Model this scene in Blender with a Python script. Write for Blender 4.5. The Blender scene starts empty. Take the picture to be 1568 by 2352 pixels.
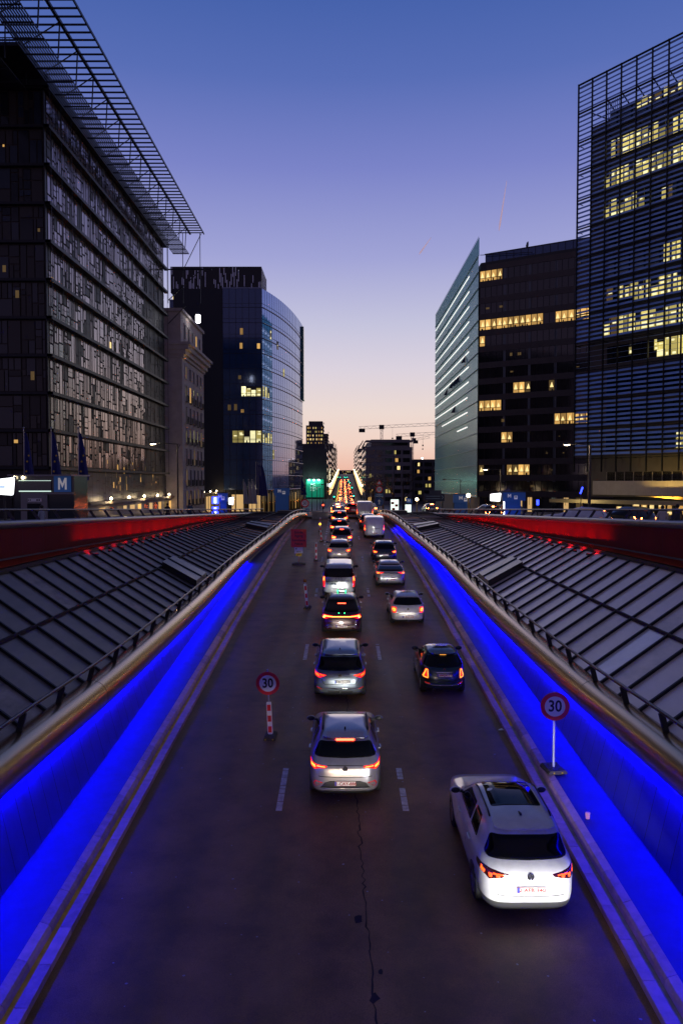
import bpy, bmesh, math, random
from mathutils import Vector, Matrix
R = math.radians
SC = bpy.context.scene
COL = SC.collection
rnd = random.Random(7)

# ---------------------------------------------------------------- camera
FPX = 1710.0                      # focal length in units where the photo is 1568 x 2352
PITCH = math.atan(69 / FPX)       # camera looks a little down
YAW = math.atan(2 / FPX)
cam_d = bpy.data.cameras.new('camera')
cam = bpy.data.objects.new('camera', cam_d)
COL.objects.link(cam)
cam_d.sensor_fit = 'VERTICAL'
cam_d.sensor_height = 36.0
cam_d.lens = 36.0 * FPX / 2352
cam_d.clip_start = 0.1
cam_d.clip_end = 20000
cam.location = (0, 0, 0)          # eye level is z = 0, the carriageway starts 8.9 m below
cam.rotation_euler = (R(90) - PITCH, 0, YAW)
SC.camera = cam

# ---------------------------------------------------------------- dusk sky
def lin(c):
    return tuple((x / 12.92 if x <= .04045 else ((x + .055) / 1.055) ** 2.4) for x in (v / 255 for v in c))
world = bpy.data.worlds.new('World')
SC.world = world
world.use_nodes = True
nt = world.node_tree
nt.nodes.clear()
wo = nt.nodes.new('ShaderNodeOutputWorld')
bg = nt.nodes.new('ShaderNodeBackground')
tc = nt.nodes.new('ShaderNodeTexCoord')
sep = nt.nodes.new('ShaderNodeSeparateXYZ')
ramp = nt.nodes.new('ShaderNodeValToRGB')
nt.links.new(tc.outputs['Generated'], sep.inputs[0])
nt.links.new(sep.outputs['Z'], ramp.inputs[0])
STOPS = [(0.0, (234, 170, 148)), (0.016, (239, 188, 168)), (.05, (242, 211, 196)), (.0914, (237, 218, 210)),
         (.149, (219, 210, 222)), (.204, (197, 196, 221)), (.284, (161, 164, 214)), (.382, (123, 132, 200)),
         (.468, (88, 110, 182)), (.56, (62, 93, 167)), (.8, (92, 84, 116)), (1.0, (106, 86, 92))]
cr = ramp.color_ramp
while len(cr.elements) > 1:
    cr.elements.remove(cr.elements[-1])
cr.elements[0].position = 0
cr.elements[0].color = (*lin(STOPS[0][1]), 1)
for p, c in STOPS[1:]:
    e = cr.elements.new(p)
    e.color = (*lin(c), 1)
# the glow stands over the street (west); the sky behind the camera is already deep blue
az = nt.nodes.new('ShaderNodeMapRange')
az.inputs['From Min'].default_value = -0.55
az.inputs['From Max'].default_value = 0.75
nt.links.new(sep.outputs['Y'], az.inputs['Value'])
mixw = nt.nodes.new('ShaderNodeMixRGB')
ramp2 = nt.nodes.new('ShaderNodeValToRGB')
c2 = ramp2.color_ramp
c2.elements[0].color = (*lin((128, 108, 134)), 1)
c2.elements[1].position = .6
c2.elements[1].color = (*lin((42, 56, 104)), 1)
nt.links.new(sep.outputs['Z'], ramp2.inputs[0])
nt.links.new(az.outputs[0], mixw.inputs[0])
nt.links.new(ramp2.outputs[0], mixw.inputs[1])
nt.links.new(ramp.outputs[0], mixw.inputs[2])
nt.links.new(mixw.outputs[0], bg.inputs[0])
bg.inputs[1].default_value = 1.0
nt.links.new(bg.outputs[0], wo.inputs[0])

# last light of a sun that has just gone under the end of the street
sun_d = bpy.data.lights.new('sun', 'SUN')
sun_d.energy = 0.06
sun_d.angle = R(20)
sun_d.color = (1, .8, .7)
sun = bpy.data.objects.new('sun', sun_d)
COL.objects.link(sun)
sun.rotation_euler = (R(-84), 0, R(0))

SC.view_settings.view_transform = 'Standard'
SC.view_settings.look = 'None'
SC.view_settings.exposure = 0.0
SC.view_settings.gamma = 1.0
SC.cycles.use_denoising = True
SC.cycles.max_bounces = 6
SC.cycles.diffuse_bounces = 2
SC.cycles.glossy_bounces = 4
SC.cycles.transmission_bounces = 4
SC.cycles.sample_clamp_indirect = 4.0

# ---------------------------------------------------------------- pixel <-> place (real depth given)
_f = Vector((-math.sin(YAW) * math.cos(PITCH), math.cos(YAW) * math.cos(PITCH), -math.sin(PITCH)))
_r = Vector((math.cos(YAW), math.sin(YAW), 0))
_u = _r.cross(_f)
def ray(px, py):
    return _f + _r * ((px - 784) / FPX) - _u * ((py - 1176) / FPX)
def atY(px, py, Y):
    d = ray(px, py)
    return d * (Y / d.y)
def interp(tab, x):
    if x <= tab[0][0]: return tab[0][1]
    for (a, va), (b, vb) in zip(tab, tab[1:]):
        if x <= b: return va + (vb - va) * (x - a) / (b - a)
    return tab[-1][1]
ROADP = [(-20, -9.98), (0, -8.9), (86, -4.256), (92, -4.1), (130, -5.3), (178, -7.1), (220, -8.5), (300, -10.2), (360, -10.4),
         (430, -9.4), (540, -5.4), (660, -.3), (800, 5.2), (1000, 10.5), (1300, 13), (6000, 20)]
PLAZA = [(-20, -2.0), (0, -2.2), (20, -2.5), (40, -3.0), (65, -3.6), (92, -4.1)] + ROADP[4:]
def road_z(Y): return interp(ROADP, Y)
def plaza_z(Y): return interp(PLAZA, Y)
def street_x(Y):                                  # the far street bends slightly to the right
    return 0 if Y < 92 else (Y - 92) * .0058

# ---------------------------------------------------------------- materials
MATS = {}
def mat(name, col=(.5, .5, .5), rough=.5, metal=0, emit=None, es=1.0, coat=0, ior=None, noise=0, nscale=8.0, bump=0, sample=True, spec=None, stretch=None):
    if name in MATS: return MATS[name]
    m = bpy.data.materials.new(name)
    m.use_nodes = True
    n = m.node_tree.nodes
    l = m.node_tree.links
    b = n['Principled BSDF']
    b.inputs['Base Color'].default_value = (*col, 1)
    b.inputs['Roughness'].default_value = rough
    b.inputs['Metallic'].default_value = metal
    if ior: b.inputs['IOR'].default_value = ior
    if spec is not None: b.inputs['Specular IOR Level'].default_value = spec
    if coat:
        b.inputs['Coat Weight'].default_value = coat
        b.inputs['Coat Roughness'].default_value = .06
    if emit:
        b.inputs['Emission Color'].default_value = (*emit, 1)
        b.inputs['Emission Strength'].default_value = es
        if not sample: m.cycles.emission_sampling = 'NONE'
    if noise or bump:
        t = n.new('ShaderNodeTexCoord')
        nz = n.new('ShaderNodeTexNoise')
        nz.inputs['Scale'].default_value = nscale
        nz.inputs['Detail'].default_value = 8
        nz.inputs['Roughness'].default_value = .65
        if stretch:
            mp = n.new('ShaderNodeMapping')
            mp.inputs['Scale'].default_value = stretch
            l.new(t.outputs['Object'], mp.inputs[0])
            l.new(mp.outputs[0], nz.inputs['Vector'])
        else:
            l.new(t.outputs['Object'], nz.inputs['Vector'])
        if noise:
            r = n.new('ShaderNodeMapRange')
            r.inputs['From Min'].default_value = .3
            r.inputs['From Max'].default_value = .7
            r.inputs['To Min'].default_value = 1 - noise
            r.inputs['To Max'].default_value = 1 + noise
            l.new(nz.outputs[0], r.inputs['Value'])
            mx = n.new('ShaderNodeVectorMath')
            mx.operation = 'SCALE'
            mx.inputs[0].default_value = col
            l.new(r.outputs[0], mx.inputs['Scale'])
            l.new(mx.outputs[0], b.inputs['Base Color'])
        if bump:
            bp = n.new('ShaderNodeBump')
            bp.inputs['Strength'].default_value = bump
            bp.inputs['Distance'].default_value = .02
            l.new(nz.outputs[0], bp.inputs['Height'])
            l.new(bp.outputs[0], b.inputs['Normal'])
    MATS[name] = m
    return m

# ---------------------------------------------------------------- mesh builder
class MB:
    def __init__(s):
        s.v = []; s.f = []; s.m = []; s.mi = 0
    def use(s, i):
        s.mi = i
        return s
    def add(s, vs, fs):
        o = len(s.v)
        s.v += [tuple(p) for p in vs]
        s.f += [tuple(i + o for i in f) for f in fs]
        s.m += [s.mi] * len(fs)
        return s
    def quad(s, a, b, c, d):
        return s.add([a, b, c, d], [(0, 1, 2, 3)])
    def box(s, x0, x1, y0, y1, z0, z1):
        return s.add([(x0, y0, z0), (x1, y0, z0), (x1, y1, z0), (x0, y1, z0), (x0, y0, z1), (x1, y0, z1), (x1, y1, z1), (x0, y1, z1)],
                     [(0, 3, 2, 1), (4, 5, 6, 7), (0, 1, 5, 4), (1, 2, 6, 5), (2, 3, 7, 6), (3, 0, 4, 7)])
    def obox(s, c, ax, ay, az):                     # oriented box: centre and three half axes
        c, ax, ay, az = Vector(c), Vector(ax), Vector(ay), Vector(az)
        vs = [c + i * ax + j * ay + k * az for k in (-1, 1) for j, i in ((-1, -1), (-1, 1), (1, 1), (1, -1))]
        return s.add(vs, [(0, 3, 2, 1), (4, 5, 6, 7), (0, 1, 5, 4), (1, 2, 6, 5), (2, 3, 7, 6), (3, 0, 4, 7)])
    def bar(s, p, q, w, h=None, up=(0, 0, 1)):
        p, q = Vector(p), Vector(q)
        h = h or w
        d = q - p
        L = d.length
        d.normalize()
        u = Vector(up)
        if abs(d.dot(u)) > .98: u = Vector((0, 1, 0))
        x = d.cross(u).normalized()
        z = x.cross(d)
        return s.obox((p + q) / 2, x * (w / 2), d * (L / 2), z * (h / 2))
    def tube(s, pts, r, n=8, cap=True):
        pts = [Vector(p) for p in pts]
        rs = r if isinstance(r, (list, tuple)) else [r] * len(pts)
        rings = []
        up = Vector((0, 0, 1))
        for i, p in enumerate(pts):
            d = (pts[min(i + 1, len(pts) - 1)] - pts[max(i - 1, 0)]).normalized()
            u = up if abs(d.dot(up)) < .95 else Vector((1, 0, 0))
            x = d.cross(u).normalized()
            z = x.cross(d)
            rings.append([p + (x * math.cos(a) + z * math.sin(a)) * rs[i] for a in (2 * math.pi * k / n for k in range(n))])
        vs = [q for rg in rings for q in rg]
        fs = []
        for i in range(len(pts) - 1):
            for k in range(n):
                fs.append((i * n + k, i * n + (k + 1) % n, (i + 1) * n + (k + 1) % n, (i + 1) * n + k))
        if cap:
            fs.append(tuple(range(n))[::-1])
            fs.append(tuple((len(pts) - 1) * n + k for k in range(n)))
        return s.add(vs, fs)
    def prism(s, poly, o, u, v, t):                 # polygon in the plane o + a*u + b*v, thickness t along u x v
        o, u, v = Vector(o), Vector(u), Vector(v)
        nrm = u.cross(v).normalized() * t
        n = len(poly)
        a = [o + u * p[0] + v * p[1] for p in poly]
        vs = a + [p + nrm for p in a]
        fs = [tuple(range(n))[::-1], tuple(range(n, 2 * n))] + [(i, (i + 1) % n, n + (i + 1) % n, n + i) for i in range(n)]
        return s.add(vs, fs)
    def lathe(s, prof, c=(0, 0, 0), axis='z', n=20):
        vs = []
        for r, h in prof:
            for k in range(n):
                a = 2 * math.pi * k / n
                x, y = r * math.cos(a), r * math.sin(a)
                p = (x, y, h) if axis == 'z' else ((h, x, y) if axis == 'x' else (x, h, y))
                vs.append((p[0] + c[0], p[1] + c[1], p[2] + c[2]))
        fs = []
        for i in range(len(prof) - 1):
            for k in range(n):
                fs.append((i * n + k, i * n + (k + 1) % n, (i + 1) * n + (k + 1) % n, (i + 1) * n + k))
        return s.add(vs, fs)
    def ball(s, c, r, n=10, sx=1, sy=1, sz=1):
        c = Vector(c)
        prof = []
        m = n // 2
        vs = []
        for i in range(m + 1):
            t = math.pi * i / m
            for k in range(n):
                a = 2 * math.pi * k / n
                vs.append((c.x + sx * r * math.sin(t) * math.cos(a), c.y + sy * r * math.sin(t) * math.sin(a), c.z + sz * r * math.cos(t)))
        fs = [(i * n + k, (i + 1) * n + k, (i + 1) * n + (k + 1) % n, i * n + (k + 1) % n) for i in range(m) for k in range(n)]
        return s.add(vs, fs)
    def build(s, name, m, parent=None, smooth=False, world=True, fix=True):
        me = bpy.data.meshes.new(name)
        me.from_pydata(s.v, [], s.f)
        for x in (m if isinstance(m, (list, tuple)) else [m]): me.materials.append(x)
        if any(s.m): me.polygons.foreach_set('material_index', s.m)
        if fix:
            b = bmesh.new()
            b.from_mesh(me)
            bmesh.ops.recalc_face_normals(b, faces=b.faces)
            b.to_mesh(me)
            b.free()
        if smooth:
            me.polygons.foreach_set('use_smooth', [True] * len(me.polygons))
        me.update()
        return link(name, me, parent, world)
def link(name, me, parent=None, world=True):
    o = bpy.data.objects.new(name, me)
    COL.objects.link(o)
    if parent:
        o.parent = parent
        if world and parent.type == 'EMPTY': o.location = -parent.location
    return o
def smooth_by_angle(o, deg=35):
    me = o.data
    me.polygons.foreach_set('use_smooth', [True] * len(me.polygons))
    b = bmesh.new()
    b.from_mesh(me)
    for e in b.edges:
        if len(e.link_faces) == 2 and e.calc_face_angle(0) > R(deg): e.smooth = False
    b.to_mesh(me)
    b.free()
def tag(o, label=None, cat=None, group=None, kind=None):
    if label: o['label'] = label
    if cat: o['category'] = cat
    if group: o['group'] = group
    if kind: o['kind'] = kind
    return o
def thing(name, label, cat, loc=(0, 0, 0), group=None):
    o = bpy.data.objects.new(name, None)
    COL.objects.link(o)
    o.location = loc
    o.empty_display_size = .3
    return tag(o, label, cat, group)
KIDS = {}
def kids(o):
    return [c for c in COL.objects if c.parent == o]
def copy_tree(o, parent=None, index=None):
    c = o.copy()
    COL.objects.link(c)
    if parent: c.parent = parent
    for ch in index[o.name]: copy_tree(ch, c, index)
    return c
def tree_index():
    ix = {}
    for o in COL.objects:
        ix.setdefault(o.name, [])
        if o.parent: ix.setdefault(o.parent.name, []).append(o)
    return ix
def text_mesh(txt, size, extrude=.004, align='CENTER', spacing=1.0, bold=0.0):
    cu = bpy.data.curves.new('t', 'FONT')
    cu.body = txt
    cu.size = size
    cu.extrude = extrude
    cu.align_x = align
    cu.align_y = 'CENTER'
    cu.space_character = spacing
    cu.offset = bold
    cu.resolution_u = 3
    ob = bpy.data.objects.new('t', cu)
    COL.objects.link(ob)
    dg = bpy.context.evaluated_depsgraph_get()
    me = bpy.data.meshes.new_from_object(ob.evaluated_get(dg))
    bpy.data.objects.remove(ob)
    bpy.data.curves.remove(cu)
    return me
def lettering(txt, size, m, loc, parent, name='lettering', rot=(90, 0, 0), align='CENTER', bold=0.0, world=True, sx=1.0, extrude=.004):
    me = text_mesh(txt, size, extrude, align, bold=bold)
    me.materials.clear()
    me.materials.append(m)
    M = Matrix.Translation(loc) @ Matrix.Rotation(R(rot[2]), 4, 'Z') @ Matrix.Rotation(R(rot[0]), 4, 'X') @ Matrix.Diagonal((sx, 1, 1, 1))
    me.transform(M)
    return link(name, me, parent, world)
def lamp(parent, kind, loc, energy, col, size=.1, rot=None, spot=None, blend=.6, name='lamp_light'):
    d = bpy.data.lights.new(name, kind)
    d.energy = energy
    d.color = col
    if kind == 'SPOT':
        d.spot_size = R(spot)
        d.spot_blend = blend
    d.shadow_soft_size = size
    o = bpy.data.objects.new(name, d)
    COL.objects.link(o)
    o.parent = parent
    o.location = loc
    if rot: o.rotation_euler = rot
    return o
# ---------------------------------------------------------------- shared materials
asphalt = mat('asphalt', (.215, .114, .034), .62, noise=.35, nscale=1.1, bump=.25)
def asphalt_detail(m):
    n, l = m.node_tree.nodes, m.node_tree.links
    b = n['Principled BSDF']
    t = n.new('ShaderNodeTexCoord')
    mp = n.new('ShaderNodeMapping')
    mp.inputs['Scale'].default_value = (.9, .06, 1)
    l.new(t.outputs['Object'], mp.inputs[0])
    w = n.new('ShaderNodeTexNoise')
    w.inputs['Scale'].default_value = 1.0
    w.inputs['Detail'].default_value = 4
    l.new(mp.outputs[0], w.inputs['Vector'])
    g = n.new('ShaderNodeTexNoise')
    g.inputs['Scale'].default_value = 60
    g.inputs['Detail'].default_value = 3
    l.new(t.outputs['Object'], g.inputs['Vector'])
    r1 = n.new('ShaderNodeMapRange')
    r1.inputs['From Min'].default_value, r1.inputs['From Max'].default_value = .3, .7
    r1.inputs['To Min'].default_value, r1.inputs['To Max'].default_value = .75, 1.3
    l.new(w.outputs[0], r1.inputs['Value'])
    r2 = n.new('ShaderNodeMapRange')
    r2.inputs['From Min'].default_value, r2.inputs['From Max'].default_value = .3, .7
    r2.inputs['To Min'].default_value, r2.inputs['To Max'].default_value = .7, 1.35
    l.new(g.outputs[0], r2.inputs['Value'])
    old = b.inputs['Base Color'].links[0].from_socket
    sx = n.new('ShaderNodeSeparateXYZ')             # paler strips polished by tyres, darker oil strip between them
    l.new(t.outputs['Object'], sx.inputs[0])
    ad = n.new('ShaderNodeMath'); ad.operation = 'MULTIPLY_ADD'
    ad.inputs[1].default_value = .22
    l.new(w.outputs[0], ad.inputs[0]); l.new(sx.outputs['X'], ad.inputs[2])
    fr = n.new('ShaderNodeMath'); fr.operation = 'MULTIPLY'; fr.inputs[1].default_value = 2 * math.pi / 1.535
    l.new(ad.outputs[0], fr.inputs[0])
    co = n.new('ShaderNodeMath'); co.operation = 'COSINE'
    l.new(fr.outputs[0], co.inputs[0])
    tk = n.new('ShaderNodeMath'); tk.operation = 'MULTIPLY_ADD'; tk.inputs[1].default_value = -.13; tk.inputs[2].default_value = 1
    l.new(co.outputs[0], tk.inputs[0])
    s0 = n.new('ShaderNodeVectorMath'); s0.operation = 'SCALE'
    l.new(old, s0.inputs[0]); l.new(tk.outputs[0], s0.inputs['Scale'])
    old = s0.outputs[0]
    s1 = n.new('ShaderNodeVectorMath'); s1.operation = 'SCALE'
    s2 = n.new('ShaderNodeVectorMath'); s2.operation = 'SCALE'
    l.new(old, s1.inputs[0]); l.new(r1.outputs[0], s1.inputs['Scale'])
    l.new(s1.outputs[0], s2.inputs[0]); l.new(r2.outputs[0], s2.inputs['Scale'])
    l.new(s2.outputs[0], b.inputs['Base Color'])
    r3 = n.new('ShaderNodeMapRange')
    r3.inputs['From Min'].default_value, r3.inputs['From Max'].default_value = .3, .7
    r3.inputs['To Min'].default_value, r3.inputs['To Max'].default_value = .5, .72
    l.new(w.outputs[0], r3.inputs['Value'])
    l.new(r3.outputs[0], b.inputs['Roughness'])
asphalt_detail(asphalt)
crack_m = mat('crack', (.022, .015, .012), .9)
fleck_m = mat('fleck', (.42, .4, .38), .8)
paint_m = mat('worn_paint', (.62, .60, .58), .7, noise=.5, nscale=6)
paving = mat('paving', (.10, .095, .095), .7, noise=.25, nscale=.6)
kerb_ms = [mat('kerb_stone', (.62, .36, .36), .75, noise=.2, nscale=5, bump=.3), mat('kerb_stone_pale', (.72, .43, .42), .75, noise=.2, nscale=4, bump=.3),
           mat('kerb_stone_grey', (.5, .3, .31), .75, noise=.25, nscale=5, bump=.3)]  # pink tint stands in for warm light falling on the stones
slot_y = mat('slot_yellow', (.92, .58, .03), .6, noise=.3, nscale=3)  # warm light inside the slot is put into this yellow
slot_g = mat('slot_grey', (.42, .37, .22), .6, noise=.3, nscale=3)
ledge_m = mat('ledge', (.045, .045, .19), .6, noise=.12, nscale=2)  # blue of the light strip is put into the ledge colour
wallp_m = mat('wall_panel', (.03, .03, .46), .42, noise=.15, nscale=1.5)  # glow of the blue strip painted into the panel colour
dark_m = mat('dark_gap', (.004, .004, .005), .9)
concrete = mat('concrete', (.24, .225, .2), .8, noise=.25, nscale=3, bump=.2)
bronze = mat('bronze_tube', (.62, .45, .27), .27, metal=1)
rail_m = mat('rail_paint', (.10, .10, .115), .28, metal=.9)
post_m = mat('post_paint', (.045, .046, .05), .45, metal=.4)
led_blue = mat('blue_led', (.0, .0, .1), .5, emit=(.0005, .0005, 1), es=150)
led_red = mat('red_led', (.1, .0, .0), .5, emit=(1, .004, .012), es=.3)
red_wall = mat('red_wall', (.13, .004, .007), .75, noise=.2, nscale=1, spec=.15)
coping_m = mat('coping', (.15, .15, .18), .3, metal=.75)
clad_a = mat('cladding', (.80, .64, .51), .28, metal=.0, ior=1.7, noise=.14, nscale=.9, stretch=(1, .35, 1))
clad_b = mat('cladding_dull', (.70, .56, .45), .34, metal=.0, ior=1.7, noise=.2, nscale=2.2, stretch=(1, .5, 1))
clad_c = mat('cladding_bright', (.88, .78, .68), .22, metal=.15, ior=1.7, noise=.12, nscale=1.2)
clad_d = mat('cladding_dark', (.15, .125, .105), .45, metal=.1, noise=.3, nscale=1.2, stretch=(1, .35, 1))  # left roof's darker copy: its dimmer sky reflection put into the colour
clad_e = mat('cladding_shaded_weathered', (.22, .185, .16), .5, metal=.1, noise=.5, nscale=2.5, stretch=(1, .5, 1))  # dimmer reflection in the colour here too, plus weathering
rib_m = mat('rib', (.022, .022, .024), .5, metal=.3)

def loft(Ys, prof, mats_of=None):
    mb = MB()
    rows = [prof(y) for y in Ys]
    n = len(rows[0])
    for k in range(n - 1):
        mb.use(mats_of[k] if mats_of else 0)
        for a, b in zip(rows, rows[1:]):
            mb.quad(a[k], a[k + 1], b[k + 1], b[k])
    return mb
def steps(a, b, d):
    n = max(1, int(round((b - a) / d)))
    return [a + (b - a) * i / n for i in range(n + 1)]

# ---------------------------------------------------------------- ground and roads
KX = [(-20, 4.85), (11, 4.88), (36, 5.08), (66, 5.02), (74, 4.85), (80, 4.6), (86, 4.3)]
def kerb_x(Y): return interp(KX, Y)
mb = loft(steps(-14, 86, 4), lambda Y: [(-kerb_x(Y) - .02, Y, road_z(Y)), (0, Y, road_z(Y)), (kerb_x(Y) + .02, Y, road_z(Y))])
# crack along the middle of the lane, tar patches and pale flecks, each lying on the surface
mb.use(1)
x, y = .62, 7.5
pts = []
r2 = random.Random(3)
while y < 31:
    pts.append((x, y, (.006 + .013 * r2.random()) * (1 if y < 22 else .7)))
    x = .62 - (y - 7.5) * .026 + r2.uniform(-.045, .045)
    y += r2.uniform(.06, .2)
for (xa, ya, wa), (xb, yb, wb) in zip(pts, pts[1:]):
    za, zb = road_z(ya) + .004, road_z(yb) + .004
    mb.quad((xa - wa, ya, za), (xa + wa, ya, za), (xb + wb, yb, zb), (xb - wb, yb, zb))
for (cx, cy, rr) in [(.72, 10.9, .16), (.52, 11.6, .1), (.3, 13.6, .12), (.64, 12.2, .08), (-.5, 9.6, .06)]:
    k = 9
    ring = [(cx + rr * r2.uniform(.4, 1) * math.cos(6.283 * i / k), cy + 1.5 * rr * r2.uniform(.4, 1) * math.sin(6.283 * i / k)) for i in range(k)]
    mb.add([(a, b, road_z(b) + .0045) for a, b in ring], [tuple(range(k))])
for yj, w in ((36.9, .03), (21.2, .012)):
    a, b = (-4.9, 4.9) if yj > 30 else (-1.2, 1.6)
    mb.quad((a, yj, road_z(yj) + .004), (b, yj + .05, road_z(yj + .05) + .004), (b, yj + .05 + w, road_z(yj + .05 + w) + .004), (a, yj + w, road_z(yj + w) + .004))
mb.use(2)
for i in range(230):
    cx, cy = r2.uniform(-4.6, 4.6), 8 + 40 * r2.random() ** 1.6
    rr = r2.choice([.012, .014, .018, .024]) * (1 + cy / 60)
    mb.add([(cx + rr * math.cos(6.283 * q / 5) * r2.uniform(.6, 1.2), cy + rr * math.sin(6.283 * q / 5) * r2.uniform(.6, 1.2), road_z(cy) + .006) for q in range(5)], [(0, 1, 2, 3, 4)])
road = mb.build('road', [asphalt, crack_m, fleck_m])
tag(road, kind='structure')

mb = MB()
for k in range(-1, 7):
    for s in (-1, 1):
        yc = 18.88 + 12.5 * k
        if yc > 84: continue
        ya, yb = yc - 1.2, yc + 1.2
        # worn: painted in short scuffed pieces
        yy = ya
        while yy < yb:
            ye = min(yb, yy + r2.uniform(.18, .5))
            if r2.random() < .88:
                mb.quad((s * 1.535 - .075, yy, road_z(yy) + .005), (s * 1.535 + .075, yy, road_z(yy) + .005), (s * 1.535 + .075, ye - .03, road_z(ye - .03) + .005), (s * 1.535 - .075, ye - .03, road_z(ye - .03) + .005))
            yy = ye
for i in range(12):
    y0 = 64 + i * 1.9
    mb.quad((-1.62, y0, road_z(y0) + .005), (-1.46, y0, road_z(y0) + .005), (-1.46, y0 + .8, road_z(y0 + .8) + .005), (-1.62, y0 + .8, road_z(y0 + .8) + .005))
for i in range(30):                                # lane dashes on the far street
    y0 = 100 + i * 18
    for xx in (-.3, 2.9):
        x0 = xx + street_x(y0)
        mb.quad((x0 - .08, y0, road_z(y0) + .015), (x0 + .08, y0, road_z(y0) + .015), (x0 + .08, y0 + 3, road_z(y0 + 3) + .015), (x0 - .08, y0 + 3, road_z(y0 + 3) + .015))
tag(mb.build('lane_markings', paint_m), kind='structure')

YF = [86, 92, 110, 130, 150, 178, 200, 220, 260, 300, 330, 360, 395, 430, 480, 540, 600, 660, 720, 800, 1000, 1300, 6000]
mb = loft([-14, 0, 20, 40, 65, 86], lambda Y: [(-3000, Y, plaza_z(Y)), (-60, Y, plaza_z(Y)), (-11.3, Y, plaza_z(Y))])
m2 = loft([-14, 0, 20, 40, 65, 86], lambda Y: [(11.3, Y, plaza_z(Y)), (60, Y, plaza_z(Y)), (3000, Y, plaza_z(Y))])
m3 = loft(YF, lambda Y: [(x, Y, plaza_z(Y) - .03) for x in (-3000, -60, 0, 60, 3000)])
for q in (m2, m3): mb.add(q.v, q.f)
tag(mb.build('ground', paving), kind='structure')
m3 = loft(YF, lambda Y: [(street_x(Y) + x, Y, road_z(Y)) for x in (-7.2, 6.9)])
tag(m3.build('street', asphalt), kind='structure')
for s in (-1, 1):
    m3 = loft(YF[1:], lambda Y: [(street_x(Y) + s * (7.0), Y, road_z(Y)), (street_x(Y) + s * 7.0, Y, road_z(Y) + .13), (street_x(Y) + s * 10.5, Y, road_z(Y) + .13), (street_x(Y) + s * 10.5, Y, road_z(Y) - .1)])
    tag(m3.build('pavement', paving), kind='structure')

# wall foot: the wall leans back by about a quarter of its height
def wall_top(Y): return rail_p(Y)[1] - tube_drop(Y) - 1.04 * tube_r(Y)
def wall_foot(Y): return .21 - .46 * min(1.0, max(.1, (wall_top(Y) - road_z(Y) - .2) / 1.8))
# ---------------------------------------------------------------- the cutting: kerbs, ledges, blue walls, tubes, roofs, red walls
RAIL = [(-12, 6.75, -4.7), (4, 6.75, -4.8), (15, 6.75, -4.86), (21, 6.75, -4.97), (30, 6.75, -4.9), (38, 6.75, -4.76), (46, 6.74, -4.56), (52, 6.68, -4.46), (58, 6.5, -4.25), (64, 6.1, -3.95),
        (69, 5.75, -3.6), (74, 5.35, -3.22), (79, 4.95, -3.05), (83, 4.55, -3.1), (86, 4.27, -3.22)]
def spl(tab, Y, j):
    # smooth interpolation (Catmull-Rom) of column j
    n = len(tab)
    if Y <= tab[0][0]: return tab[0][j]
    for i in range(n - 1):
        if Y <= tab[i + 1][0]:
            a, b, c, d = tab[max(i - 1, 0)], tab[i], tab[i + 1], tab[min(i + 2, n - 1)]
            t = (Y - b[0]) / (c[0] - b[0])
            m0 = (c[j] - a[j]) / (c[0] - a[0]) * (c[0] - b[0])
            m1 = (d[j] - b[j]) / (d[0] - b[0]) * (c[0] - b[0])
            return (2 * t**3 - 3 * t**2 + 1) * b[j] + (t**3 - 2 * t**2 + t) * m0 + (-2 * t**3 + 3 * t**2) * c[j] + (t**3 - t**2) * m1
    return tab[-1][j]
def rail_p(Y): return spl(RAIL, Y, 1), spl(RAIL, Y, 2)
TOPX = [(-12, 11.4), (25, 11.4), (60, 11.3), (74, 10.2), (86, 8.6)]
TOPZ = [(-12, -2.75), (25, -3.05), (32, -3.13), (63, -3.5), (86, -3.75)]
PR = [(-12, -.2), (10, -.45), (25, -.94), (55, -2.03), (72, -2.65), (86, -3.12)]          # top of the plaza handrail
def tube_r(Y): return interp([(34, .45), (50, .38), (86, .33)], Y)
def tube_drop(Y): return interp([(34, .42), (50, .30)], Y)          # handrail above the tube
blocks = {-1: 'left', 1: 'right'}
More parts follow.
